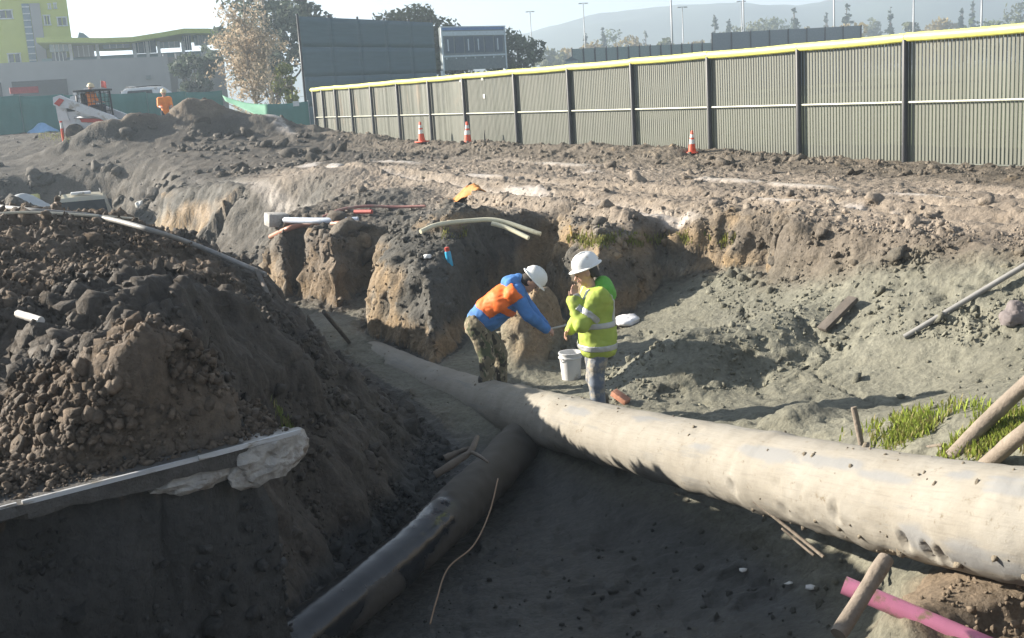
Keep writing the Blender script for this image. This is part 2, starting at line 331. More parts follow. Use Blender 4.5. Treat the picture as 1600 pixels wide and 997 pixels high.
    if detail:
        r1 = fbm2(x*.9, y*.9, 3, 41); r2 = fbm2(x*3.1, y*3.1, 3, 42); r3 = np.abs(fbm2(x*8.3, y*8.3, 3, 43))
        lump = sstep(.0, .5, fbm2(x*2.4, y*2.4, 2, 44))
        smoothmask = sstep(.0, .45, d)
        amp = (1-smoothmask)+smoothmask*.30
        lift = 1+1.7*left
        z = z+left*.07*(.45-np.abs(fbm2(x*4.6, y*4.6, 3, 54)))
        slopeclod = sstep(1.6, .2, d)*sstep(3.0, 4.2, x)*sstep(9, 11, y)*(d > 0)
        amp = np.maximum(amp, slopeclod*.8)
        z = z+LFT*.03*left*np.abs(fbm2(x*13, y*13, 2, 48))
        z = z+amp*(1-wet*.75)*(.06*r1*(1-.5*road_k)+.05*r2*lift*(1-.35*road_k)+.055*(r3-.2)*lift+.05*lump*r3*lift)
        gul = np.abs(n2(x*2.2+.6*y, y*.7-x*.3, 46)); z = z-.05*smoothmask*sstep(.12, 0, gul)*sstep(9.5, 11, y)*sstep(2.0, 3.0, x)
        z = z+.02*smoothmask*fbm2(x*2.6, y*2.6, 4, 45)+smoothmask*(-.028*sstep(.35, .6, n2(x*5.5, y*4.2, 55))+.022*sstep(.45, .75, n2(x*7, y*7, 56)))*sstep(-.5, .3, n2(x*.8, y*.8, 58))
        z = z+sstep(-.9, -.2, d)*sstep(.1, -.3, d)*.05*left*fbm2(x*5, y*5, 3, 59)
    return z, d, w, kind, prof, wet, road_k, left, fd, fs
def axis(knots):
    """coordinates with a spacing that runs linearly between (position, spacing) knots"""
    a = [knots[0][0]]
    for (p0, s0), (p1, s1) in zip(knots, knots[1:]):
        while a[-1] < p1-1e-6: a.append(a[-1]+s0+(s1-s0)*(a[-1]-p0)/(p1-p0))
    return np.array(a)
GX = axis([(-3000, 700), (-60, 6), (-28, .5), (-24, .16), (-7, .055), (-4.2, .03), (4.5, .033), (7, .05), (9, .14), (40, 4), (3000, 700)])
GY = axis([(-60, 10), (0, .8), (2.6, .12), (4.4, .032), (8.5, .032), (17.5, .036), (22, .055), (32, .1), (60, .24), (75, 3), (3000, 500)])
XX, YY = np.meshgrid(GX, GY)
ZZ, DD, WW, KK, PP, WET_GLARE, ROADK, LEFT, FD_, FS_ = terrain(XX, YY)
def ground_z(x, y):
    """height of the finished sheet (bilinear)"""
    i = int(np.clip(np.searchsorted(GX, x)-1, 0, len(GX)-2)); j = int(np.clip(np.searchsorted(GY, y)-1, 0, len(GY)-2))
    u = (x-GX[i])/(GX[i+1]-GX[i]); v = (y-GY[j])/(GY[j+1]-GY[j])
    return float(ZZ[j, i]*(1-u)*(1-v)+ZZ[j, i+1]*u*(1-v)+ZZ[j+1, i]*(1-u)*v+ZZ[j+1, i+1]*u*v)
def ground_zv(x, y):
    i = np.clip(np.searchsorted(GX, x)-1, 0, len(GX)-2); j = np.clip(np.searchsorted(GY, y)-1, 0, len(GY)-2)
    u = (x-GX[i])/(GX[i+1]-GX[i]); v = (y-GY[j])/(GY[j+1]-GY[j])
    return ZZ[j, i]*(1-u)*(1-v)+ZZ[j, i+1]*u*(1-v)+ZZ[j+1, i]*(1-u)*v+ZZ[j+1, i+1]*u*v
# push the steep faces in and out so that they are not ruled surfaces
gy_, gx_ = np.gradient(ZZ, GY, GX)
slope = np.hypot(gx_, gy_); nl = np.sqrt(slope**2+1)
amt = sstep(.35, 1.2, slope)*np.where(KK == 2, .8, 1.0)*(np.abs(XX) < 30)*(YY < 50)
nn = .12*n3(XX*2.3, YY*2.3, ZZ*3.0, 51)+.08*n3(XX*5.5, YY*5.5, ZZ*5.0, 52)+.045*n3(XX*11, YY*11, ZZ*9, 53)
pl = n3(XX*3.2+.8*ZZ, YY*3.2, ZZ*4.2, 151)+.35*n3(XX*9, YY*9, ZZ*9, 152)
nn = nn*.75+.075*np.round(pl*3.0)/3.0*np.where(KK == 1, 1, .5)
PX = XX+amt*nn*(-gx_/nl); PY = YY+amt*nn*(-gy_/nl); PZZ = ZZ+amt*nn/nl*.4
ny, nx = XX.shape
idx = np.arange(nx*ny).reshape(ny, nx)
quads = np.stack([idx[:-1, :-1], idx[:-1, 1:], idx[1:, 1:], idx[1:, :-1]], -1).reshape(-1, 4)
# soil kinds as real base colours
def lerp(a, b, t): return a+(np.array(b)-a)*t[..., None]
col = np.empty(XX.shape+(3,)); col[:] = (.125, .104, .080)                                     # dug brown-grey soil
grey = sstep(-.25, .35, DD+.15*n2(XX*1.3, YY*1.3, 61))
col = lerp(col, (.150, .146, .112), grey)                                                       # grey clay of the hole
cut = (KK == 1)*sstep(.45, 1.0, slope)*(PP > .02)
blockd = bump2(XX, YY, PZ(826, 585, -1.65)[0]+.12, PZ(826, 585, -1.65)[1]+.62, .37, .78, 1., -.25, 4.0)
cut = np.clip(np.maximum(cut, blockd), 0, 1)
strat = sstep(-.2, .5, n3(XX*1.1, YY*1.1, ZZ*2.6, 62)+.25*n2(XX*5, YY*5, 63)+(.72-PP)*.9)
col = lerp(col, (.235, .168, .095), np.clip(cut*strat*1.0, 0, 1))                               # yellow-brown subsoil
col = lerp(col, (.20, .185, .15), cut*sstep(.1, .5, n3(XX*1.7, YY*1.7, ZZ*2, 66))*.5)
spoil = sstep(1.2, .2, np.abs(DD+.9))*(KK == 1)*(1-cut)*sstep(-.3, .3, n2(XX*.9, YY*.9, 64))
col = lerp(col, (.075, .074, .066), spoil*.8)                                                   # dark wet spoil thrown on the edge
col = lerp(col, (.215, .178, .140), ROADK)                                                      # trafficked road
strip = sstep(7.6, 9.2, FD_+.8*n2(XX*.5, YY*.5, 68))*sstep(3.6, 2.2, XX)*(DD < .1)*(YY > 11)*(1-LEFT)
col = lerp(col, (.070, .068, .060), strip*(1-.92*np.clip(cut*strat, 0, 1))*.9)
col = lerp(col, (.108, .080, .056), LEFT*.95)
farl = sstep(16, 22, YY)*sstep(2, -4, XX+.0*YY)*(1-ROADK)*(1-cut)*(FD_ > 2.5)
col = lerp(col, (.070, .060, .048), farl*.85)
col = np.where(((KK == 0) & (DD < -.05) & (DD > -1.9) & (XX < 0) & (YY < 18) & (YY > 5))[..., None], lerp(col, (.058, .050, .042), np.full(XX.shape, .8)), col)  # shaded flank of the mound, darkened further in its colour
mnd = sstep(.5, 1.1, ZZ-.85)*(YY > 40)
col = lerp(col, (.13, .10, .07), np.clip(mnd, 0, 1))
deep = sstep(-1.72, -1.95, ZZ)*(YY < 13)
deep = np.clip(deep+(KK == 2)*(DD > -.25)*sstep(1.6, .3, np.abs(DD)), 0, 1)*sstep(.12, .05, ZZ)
col = lerp(col, (.032, .034, .035), deep*.92)                                                    # wet pit clay, painted darker to deepen the pit's shade
pb = sstep(1.85, 2.1, XX+.1*n2(XX*4, YY*4, 69))*sstep(7.0, 6.6, YY)*(DD > -.6)*sstep(-1.75, -1.5, ZZ)
col = lerp(col, (.150, .115, .080), pb); ROUGH_T0 = pb
field = (FD_ < -.6)*1.0*sstep(-40, -20, FS_)
col = lerp(col, (.10, .12, .06), np.clip(field+sstep(70, 90, YY), 0, 1))
tone = 1+.28*fbm2(XX*1.3, YY*1.3, 4, 65); col = np.clip(col*tone[..., None], .01, 1)
ROUGH_T = np.clip(.85-.25*deep-.15*grey*sstep(0, .4, n2(XX*.7, YY*.7, 67)), .3, 1)
wet_glare_c = np.clip(WET_GLARE*1.2, 0, 1)
col = lerp(col, (.40, .355, .31), wet_glare_c*.85); ROUGH_T = ROUGH_T*(1-wet_glare_c)+.30*wet_glare_c  # sun glare on the wet mud painted as a pale colour

def soil_material():
    m, t, b = nodes('soil')
    at = N(t, 'ShaderNodeAttribute', attribute_name='soil'); rg = N(t, 'ShaderNodeAttribute', attribute_name='gloss')
    tc = N(t, 'ShaderNodeTexCoord')
    nz = N(t, 'ShaderNodeTexNoise'); nz.inputs['Scale'].default_value = 14; nz.inputs['Detail'].default_value = 8; nz.inputs['Roughness'].default_value = .75
    t.links.new(tc.outputs['Object'], nz.inputs[0])
    mr = N(t, 'ShaderNodeMapRange'); mr.inputs[1].default_value = .3; mr.inputs[2].default_value = .7; mr.inputs[3].default_value = .62; mr.inputs[4].default_value = 1.38
    t.links.new(nz.outputs[0], mr.inputs[0])
    mx = N(t, 'ShaderNodeVectorMath', op='SCALE'); t.links.new(at.outputs['Color'], mx.inputs[0]); t.links.new(mr.outputs[0], mx.inputs['Scale'])
    t.links.new(mx.outputs[0], b.inputs['Base Color'])
    # roughness: damp patches
    n4 = N(t, 'ShaderNodeTexNoise'); n4.inputs['Scale'].default_value = 3.0; n4.inputs['Detail'].default_value = 6
    t.links.new(tc.outputs['Object'], n4.inputs[0])
    m4 = N(t, 'ShaderNodeMapRange'); m4.inputs[1].default_value = .35; m4.inputs[2].default_value = .65; m4.inputs[3].default_value = -.14; m4.inputs[4].default_value = .1
    t.links.new(n4.outputs[0], m4.inputs[0])
    ad = N(t, 'ShaderNodeMath', op='ADD', use_clamp=True); t.links.new(rg.outputs['Fac'], ad.inputs[0]); t.links.new(m4.outputs[0], ad.inputs[1])
    t.links.new(ad.outputs[0], b.inputs['Roughness'])
    b.inputs['Specular IOR Level'].default_value = .35
    # relief
    n5 = N(t, 'ShaderNodeTexNoise'); n5.inputs['Scale'].default_value = 26; n5.inputs['Detail'].default_value = 7; n5.inputs['Roughness'].default_value = .7
    t.links.new(tc.outputs['Object'], n5.inputs[0])
    bp = N(t, 'ShaderNodeBump'); bp.inputs['Distance'].default_value = .035
    t.links.new(rg.outputs['Fac'], bp.inputs['Strength'])
    vr = N(t, 'ShaderNodeTexVoronoi'); vr.inputs['Scale'].default_value = 17; vr.feature = 'F1'; wv = N(t, 'ShaderNodeVectorMath', op='MULTIPLY_ADD'); wv.inputs[1].default_value = (.06, .06, .06); t.links.new(n5.outputs['Color'], wv.inputs[0]); t.links.new(tc.outputs['Object'], wv.inputs[2]); t.links.new(wv.outputs[0], vr.inputs['Vector'])
    hv = N(t, 'ShaderNodeMath', op='MULTIPLY_ADD'); hv.inputs[1].default_value = -.55; t.links.new(vr.outputs['Distance'], hv.inputs[0]); t.links.new(n5.outputs[0], hv.inputs[2])
    t.links.new(hv.outputs[0], bp.inputs['Height']); t.links.new(bp.outputs[0], b.inputs['Normal'])
    return m
SOIL = soil_material()
def paint(o, c, g):
    a = o.data.attributes.new('soil', 'FLOAT_COLOR', 'POINT'); a.data.foreach_set('color', np.c_[c.reshape(-1, 3), np.ones(c.reshape(-1, 3).shape[0])].astype(np.float32).ravel())
    a = o.data.attributes.new('gloss', 'FLOAT', 'POINT'); a.data.foreach_set('value', g.astype(np.float32).ravel())
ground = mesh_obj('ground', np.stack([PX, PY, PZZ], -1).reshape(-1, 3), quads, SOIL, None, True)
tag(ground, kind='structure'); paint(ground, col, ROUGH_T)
# ---- clods
def ico(sub):
    bm = bmesh.new(); bmesh.ops.create_icosphere(bm, subdivisions=sub, radius=1.0); bm.verts.index_update()
    v = np.array([list(q.co) for q in bm.verts]); f = np.array([[q.index for q in fc.verts] for fc in bm.faces]); bm.free(); return v, f
ICO_V, ICO_F = ico(2); ICO1_V, ICO1_F = ico(1)
def clod_shapes(k, V, rough=.45):
    out = []
    for i in range(k):
        o = rng.uniform(0, 50, 3); q = V*np.array([1, rng.uniform(.7, 1), rng.uniform(.55, .85)])
        r = 1+rough*n3(V[:, 0]*1.1+o[0], V[:, 1]*1.1+o[1], V[:, 2]*1.1+o[2], 71)+rough*.6*n3(V[:, 0]*2.6+o[1], V[:, 1]*2.6+o[2], V[:, 2]*2.6+o[0], 72)
        out.append(q*r[:, None])
    return out
def scatter(name, pts, sizes, shapes, Fc, colf, sink=.25, smooth=False):
    n = len(pts); nv = len(shapes[0]); V = np.empty((n, nv, 3), np.float32); 
    pick = rng.integers(0, len(shapes), n); th = rng.uniform(0, 2*np.pi, n); tl = rng.uniform(-.5, .5, (n, 2))
    for s in range(len(shapes)):
        m = pick == s; c, sn = np.cos(th[m])[:, None], np.sin(th[m])[:, None]; q = shapes[s]
        zt = q[None, :, 2]+tl[m, :1]*q[None, :, 0]+tl[m, 1:]*q[None, :, 1]
        V[m] = np.stack([q[None, :, 0]*c-q[None, :, 1]*sn, q[None, :, 0]*sn+q[None, :, 1]*c, zt], -1)*sizes[m][:, None, None]
    V += np.asarray(pts)[:, None, :].astype(np.float32); V[:, :, 2] += (sizes*sink)[:, None]
    Fx = (Fc[None]+(np.arange(n)*nv)[:, None, None]).reshape(-1, 3)
    o = mesh_obj(name, V.reshape(-1, 3), Fx, SOIL, None, smooth); o['kind'] = 'stuff'
    paint(o, np.repeat(colf, nv, axis=0), np.full(n*nv, .8)); return o
def sample_region(n, fn):
    """rejection sample plan positions with density fn(x,y) in [0,1]"""
    X, Y = [], []
    while len(X) < n:
        yy = 4.2*np.exp(rng.uniform(0, np.log(52/4.2), 20000)); xx = yy*rng.uniform(-.56, .52, 20000)
        a = fn(xx, yy) > rng.uniform(0, 1, 20000); X += list(xx[a]); Y += list(yy[a])
    return np.array(X[:n]), np.array(Y[:n])
def hit(px, py, up=0.0, t0=3.0, t1=90.0):
    """first point of the ground along the line of sight"""
    d = _ray(px, py); t = np.geomspace(t0, t1, 2600); P = CAM+d*t[:, None]
    k = np.argmax(P[:, 2] < ground_zv(P[:, 0], P[:, 1])); p = P[k]
    return np.array([p[0], p[1], ground_z(p[0], p[1])+up])
def slab_local(x, y): return (x-S0[0])*SU[0]+(y-S0[1])*SU[1], (x-S0[0])*SN[0]+(y-S0[1])*SN[1]
def col_at(x, y):
    i = np.clip(np.searchsorted(GX, x), 0, len(GX)-1); j = np.clip(np.searchsorted(GY, y), 0, len(GY)-1); return col[j, i]
def fld(A, x, y):
    i = np.clip(np.searchsorted(GX, x), 0, len(GX)-1); j = np.clip(np.searchsorted(GY, y), 0, len(GY)-1); return A[j, i]
def dens(x, y):
    d = fld(DD, x, y); p = .30+.9*fld(LEFT, x, y)+.9*sstep(2.2, .8, fld(FD_, x, y))+.6*sstep(-2.2, -.1, d)
    p = np.where(d > .0, .018, p); p = np.where((d > 0) & (d < 1.0) & (x > 2.8) & (y > 9.5), .45, p); p = np.where((d > 0) & (x > .9) & (y > 12.3) & (y < 14.6), .30, p)
    p = p*np.where(fld(WET_GLARE, x, y) > .25, .05, 1)*np.where(fld(FD_, x, y) < .1, 0, 1)*(1-.55*fld(ROADK, x, y))
    p = np.where((d > 0) & (x > 1.9) & (y < 6.6), .8, p)*np.where((fld(slope, x, y) > .9) & (fld(KK, x, y) == 1), .02, 1)
    p = p*sstep(-.45, .35, fbm2(x*.8, y*.8, 3, 81)+.1)
    return np.clip(p, 0, 1)
big = clod_shapes(8, ICO_V, .85); small = clod_shapes(8, ICO1_V, .8)
ICO0_V, ICO0_F = ICO1_V[:12], None
def hull_crumb():
    bm = bmesh.new(); bmesh.ops.create_icosphere(bm, subdivisions=1, radius=1.0)
    for v in bm.verts: v.co = v.co*random.uniform(.6, 1.25)
    bm.verts.index_update(); v = np.array([list(q.co) for q in bm.verts]); f = np.array([[q.index for q in fc.verts] for fc in bm.faces]); bm.free(); return v, f
_c = [hull_crumb() for _ in range(8)]
NC = 36000
cx, cy = sample_region(NC, lambda x, y: np.clip(dens(x, y)*sstep(24, 9, y)*1.3, 0, 1)); s = np.clip(.010*np.exp(rng.normal(.3, .45, NC)), .007, .032)
cl = scatter('soil_crumbs', np.c_[cx, cy, ground_zv(cx, cy)], s*np.where(fld(LEFT, cx, cy) > .3, rng.choice([.7, 1, 1.6], NC), 1), [q[0] for q in _c], _c[0][1], np.clip(col_at(cx, cy)*rng.uniform(.7, 1.4, (NC, 1)), 0, 1))
tag(cl, 'fine crumbs of loose soil on the spoil mound and banks', 'soil')
NC = 7000
cx, cy = sample_region(NC, lambda x, y: dens(x, y)*np.where((fld(LEFT, x, y) > .3) & (y < 13), .30, 1)); s = np.clip(.016*np.exp(rng.normal(.5, .5, NC)), .012, .07)*np.clip((cy/11)**.35, .7, 1.5)
cl = scatter('mud_clods', np.c_[cx, cy, ground_zv(cx, cy)], s*np.where(fld(LEFT, cx, cy) > .3, rng.uniform(.6, 1.5, NC), 1), small, ICO1_F, np.clip(col_at(cx, cy)*rng.uniform(.75, 1.3, (NC, 1)), 0, 1), sink=.02)
tag(cl, 'small clods of dug soil strewn over the banks and road', 'soil')
NC = 1300
cx, cy = sample_region(NC, lambda x, y: dens(x, y)*(fld(DD, x, y) < .5)*(.12+sstep(.2, .5, n2(x*1.1, y*1.1, 82)))); s = np.clip(.05*np.exp(rng.normal(.2, .42, NC)), .03, .15)*np.where(fld(LEFT, cx, cy) > .3, .6, 1)
cl = scatter('large_clods', np.c_[cx, cy, ground_zv(cx, cy)], s, big, ICO_F, np.clip(col_at(cx, cy)*rng.uniform(.7, 1.15, (NC, 1)), 0, 1), smooth=True, sink=.1)
tag(cl, 'large lumps of dug mud along the trench edges and fence foot', 'soil')
NC = 900
cx, cy = sample_region(NC, lambda x, y: (x < -1.5-.02*y)*(y > 19)*(y < 46)*(fld(DD, x, y) < -.1)*(fld(ROADK, x, y) < .3)*(fld(FD_, x, y) > 3)*sstep(-.2, .4, n2(x*.7, y*.7, 83))*.9); s = np.clip(.10*np.exp(rng.normal(.15, .45, NC)), .05, .34)
cl = scatter('spoil_lumps', np.c_[cx, cy, ground_zv(cx, cy)], s, big, ICO_F, np.clip(col_at(cx, cy)*rng.uniform(.65, 1.15, (NC, 1)), 0, 1), smooth=True, sink=-.05)
tag(cl, 'big dark lumps of spoil on the far bank left of the road', 'soil')
# crumbling faces: broken lumps stuck to and sliding off the cut walls
wm = np.argwhere((KK == 1) & (slope > .7) & (YY < 24) & (XX > -7) & (XX < 6)); wm = wm[rng.choice(len(wm), 2600, replace=False)]; wi = (wm[:, 0], wm[:, 1])
s = np.clip(.022*np.exp(rng.normal(.1, .5, len(wm))), .012, .085)
cl = scatter('wall_clods', np.c_[PX[wi], PY[wi], PZZ[wi]], s, small, ICO1_F, np.clip(col[wi]*rng.uniform(.6, 1.35, (len(wm), 1)), 0, 1), sink=-.3)
tag(cl, 'broken lumps of soil clinging to the cut trench walls', 'soil')
# =================================================================== PIPES AND THE CUT
MUD = (.125, .112, .085); PALE = (.40, .345, .255)
def spline(pts, n):
    """Catmull-Rom through points, n samples"""
    P = [np.asarray(p, float) for p in pts]; P = [2*P[0]-P[1]]+P+[2*P[-1]-P[-2]]
    out = []; m = len(P)-3
    for i in range(n):
        t = i/(n-1)*m; k = min(int(t), m-1); u = t-k; a, b, c, d = P[k:k+4]
        out.append(.5*((2*b)+(-a+c)*u+(2*a-5*b+4*c-d)*u*u+(-a+3*b-3*c+d)*u**3))
    return np.array(out)
def skin_tube(path, rad, nseg, disp):
    """tube with displaced surface: disp(i, theta array, pos array) -> radial offset"""
    n = len(path); T = np.gradient(path, axis=0); T /= np.linalg.norm(T, axis=1)[:, None]
    U = np.cross(T, [0, 0, 1.0]); U /= np.linalg.norm(U, axis=1)[:, None]; W = np.cross(U, T)
    th = np.linspace(0, 2*np.pi, nseg, endpoint=False)
    D = U[:, None]*np.cos(th)[None, :, None]+W[:, None]*np.sin(th)[None, :, None]
    base = path[:, None]+D*np.asarray(rad)[:, None, None]
    r = disp(base, D, np.arange(n)[:, None]+0*th[None], th[None]+0*np.arange(n)[:, None])
    V = base+D*r[..., None]; id_ = np.arange(n*nseg).reshape(n, nseg); q = np.roll(id_, -1, axis=1)
    Fq = np.stack([id_[:-1], q[:-1], q[1:], id_[1:]], -1).reshape(-1, 4)[:, ::-1]
    return V.reshape(-1, 3), Fq, th, D
def pipe_material():
    m, t, b = nodes('caked_pipe')
    tc = N(t, 'ShaderNodeTexCoord'); at = N(t, 'ShaderNodeAttribute', attribute_name='along')   # (metres along, angle, cake)
    def noise(sc, det, src, rough=.65):
        n = N(t, 'ShaderNodeTexNoise'); n.inputs['Scale'].default_value = sc; n.inputs['Detail'].default_value = det; n.inputs['Roughness'].default_value = rough; t.links.new(src, n.inputs[0]); return n.outputs[0]
    def ramp(v, stops):
        r = N(t, 'ShaderNodeValToRGB')
        while len(r.color_ramp.elements) < len(stops): r.color_ramp.elements.new(.5)
        for e, (p, c) in zip(r.color_ramp.elements, stops): e.position = p; e.color = (*c, 1)
        t.links.new(v, r.inputs[0]); return r.outputs[0]
    base = ramp(noise(2.2, 8, tc.outputs['Object']), [(.25, (.205, .187, .155)), (.5, (.245, .228, .195)), (.75, (.285, .27, .238))])
    mp = N(t, 'ShaderNodeMapping'); mp.inputs['Scale'].default_value = (.32, 1.5, 0); t.links.new(at.outputs['Vector'], mp.inputs[0])
    st = noise(2.2, 7, mp.outputs[0], .7)
    streak = ramp(st, [(.55, (0, 0, 0)), (.66, (1, 1, 1))])
    mx = N(t, 'ShaderNodeMix', dt='RGBA'); t.links.new(streak, mx.inputs[0]); t.links.new(base, mx.inputs[6]); mx.inputs[7].default_value = (.20, .195, .18, 1)
    g = N(t, 'ShaderNodeMapping'); g.inputs['Scale'].default_value = (1.1, 9, 0); g.inputs['Location'].default_value = (3.3, 1, 0); t.links.new(at.outputs['Vector'], g.inputs[0])
    grain = ramp(noise(3.0, 8, g.outputs[0], .8), [(.36, (.62, .60, .58)), (.5, (1, 1, 1)), (.7, (1.1, 1.08, 1.02))])
    mg = N(t, 'ShaderNodeMix', dt='RGBA', blend='MULTIPLY'); mg.inputs[0].default_value = .35; t.links.new(mx.outputs[2], mg.inputs[6]); t.links.new(grain, mg.inputs[7])
    sp = ramp(noise(9, 6, tc.outputs['Object'], .8), [(.59, (0, 0, 0)), (.68, (1, 1, 1))])
    mz = N(t, 'ShaderNodeMix', dt='RGBA'); t.links.new(sp, mz.inputs[0]); t.links.new(mg.outputs[2], mz.inputs[6]); mz.inputs[7].default_value = (.15, .125, .09, 1)
    sx = N(t, 'ShaderNodeSeparateXYZ'); t.links.new(at.outputs['Vector'], sx.inputs[0]); ms = N(t, 'ShaderNodeMix', dt='RGBA'); t.links.new(sx.outputs[2], ms.inputs[0]); t.links.new(mz.outputs[2], ms.inputs[6]); ms.inputs[7].default_value = (.20, .20, .195, 1); t.links.new(ms.outputs[2], b.inputs['Base Color']); b.inputs['Roughness'].default_value = .88; b.inputs['Specular IOR Level'].default_value = .25
    bp = N(t, 'ShaderNodeBump'); bp.inputs['Strength'].default_value = .4; bp.inputs['Distance'].default_value = .012
    hh = N(t, 'ShaderNodeMath', op='ADD'); gm = N(t, 'ShaderNodeMath', op='MULTIPLY'); gm.inputs[1].default_value = .3; t.links.new(noise(2.6, 8, g.outputs[0], .75), gm.inputs[0]); t.links.new(gm.outputs[0], hh.inputs[0]); t.links.new(noise(22, 6, tc.outputs['Object']), hh.inputs[1])
    t.links.new(hh.outputs[0], bp.inputs['Height']); t.links.new(bp.outputs[0], b.inputs['Normal'])
    return m
pth = spline([p[0] for p in PIPE], 420); prad = spline([(p[1], 0, 0) for p in PIPE], 420)[:, 0]
plen = np.r_[0, np.cumsum(np.linalg.norm(np.diff(pth, axis=0), axis=1))]
def pdisp(P, D, i, th):
    x, y, z = P[..., 0], P[..., 1], P[..., 2]; L = plen[i.astype(int)]
    o = .006*n3(x*3, y*3, z*3, 101)+.004*n3(x*11, y*11, z*11, 102)
    cake = sstep(.22, .5, n3(x*1.6, y*1.6, z*2.2, 103)+.25*n3(x*7, y*7, z*7, 104))
    o = o+.012*cake+.006*cake*n3(x*22, y*22, z*22, 105)
    side = sstep(-.2, -.9, D[..., 2])                                # soil hangs on the underside
    o = o+.03*side*np.clip(n3(x*5, y*5, z*5, 106), 0, 1)
    o = o+.016*sstep(.10, .085, np.abs(L-JOINT))+.010*sstep(.10, .085, np.abs(L-JOINT+4.9))
    for (l0, t0, h) in CHIPS:
        dl = (L-l0)/.05; dt = ((th-t0+np.pi) % (2*np.pi)-np.pi)*prad[i.astype(int)]/.075
        rr = dl*dl+dt*dt+.5*n3(x*24, y*24, z*24, 107); o = o-h*sstep(1.2, .2, rr)+.35*h*sstep(2.4, 1.4, rr)*sstep(.7, 1.4, rr)
    return o
def pipe_at(px, py):
    """length along and angle of the surface point of the pipe seen at a pixel"""
    d = _ray(px, py); best = (1e9,)
    T = np.gradient(pth, axis=0); T /= np.linalg.norm(T, axis=1)[:, None]; U = np.cross(T, [0, 0, 1.0]); U /= np.linalg.norm(U, axis=1)[:, None]; W = np.cross(U, T)
    for s in np.linspace(4, 18, 500):
        P = CAM+d*s; k = np.argmin(np.linalg.norm(pth-P, axis=1)); r = P-pth[k]; R = np.linalg.norm(r-T[k]*(r@T[k]))
        if R < prad[k]: return plen[k], math.atan2(r@W[k], r@U[k]) % (2*math.pi), P
    return None
CHIPS = []; JOINT = float(plen[np.argmin(np.abs(pth[:, 1]-12.6))])
SMEAR = []
for (px, py, dl, dt) in ((1200, 708, .38, .06), (1300, 722, .35, .05), (1390, 748, .3, .035), (1500, 745, .12, .04), (1580, 765, .2, .06), (1430, 838, .16, .07), (1520, 868, .2, .09), (1010, 655, .25, .05), (900, 640, .3, .06), (1100, 700, .2, .04), (1560, 880, .2, .07)):
    q = pipe_at(px, py)
    if q: SMEAR.append((q[0], q[1], dl, dt))
for (px, py, h) in ((1146, 760, .035), (1215, 760, .014), (1228, 797, .014), (1305, 797, .024), (1415, 845, .03), (1455, 862, .035), (1475, 868, .03), (1250, 772, .01), (1090, 672, .014)):
    q = pipe_at(px, py)
    if q: CHIPS.append((q[0], q[1], h))
V, Fq, th_, D_ = skin_tube(pth, prad, 84, pdisp)
pipe = mesh_obj('sewer_pipe', V, Fq, pipe_material(), None, True)
a = pipe.data.attributes.new('along', 'FLOAT_VECTOR', 'POINT'); av = np.zeros((420, 84, 3), np.float32); av[..., 0] = plen[:, None]; av[..., 1] = np.abs(np.linspace(-1.6, 1.6, 84))[None]; Ls = plen[:, None]+0*th_[None]; Ts = th_[None]+0*plen[:, None]; sm = 0*Ls; nzv = .7*n2(Ls*2.2, Ts*6, 155)+.5*n2(Ls*9, Ts*22, 156)
for (l0, t0, dl, dt) in SMEAR: sm = np.maximum(sm, sstep(1.4, .5, ((Ls-l0)/dl)**2+(((Ts-t0+np.pi) % (2*np.pi)-np.pi)*.31/dt)**2+.9*nzv))
av[..., 2] = sm; a.data.foreach_set('vector', av.ravel())
PV = np.asarray(V).reshape(420, 84, 3); pick = []
for _ in range(9000):
    i, j = rng.integers(5, 400), rng.integers(0, 84); dz = D_[i, j, 2]; k = n2(np.array([pth[i, 0]*2.2]), np.array([pth[i, 1]*2.2]), 157)[0]
    if (dz > .55 and rng.uniform() < .015+.12*max(k-.15, 0)) or (dz < -.25 and i < 200 and rng.uniform() < .08): pick.append(PV[i, j])
pick = np.array(pick); ss_ = np.clip(.010*np.exp(rng.normal(.1, .55, len(pick))), .005, .035)
pc = scatter('mud_crumbs', pick, ss_, [q[0] for q in _c], _c[0][1], np.clip(np.array([[.20, .17, .125]])*rng.uniform(.65, 1.2, (len(pick), 1)), 0, 1), sink=0.0); pc.parent = pipe
tag(pipe, 'huge mud-caked tan pipe slanting across the trench in front of the workers', 'pipe')

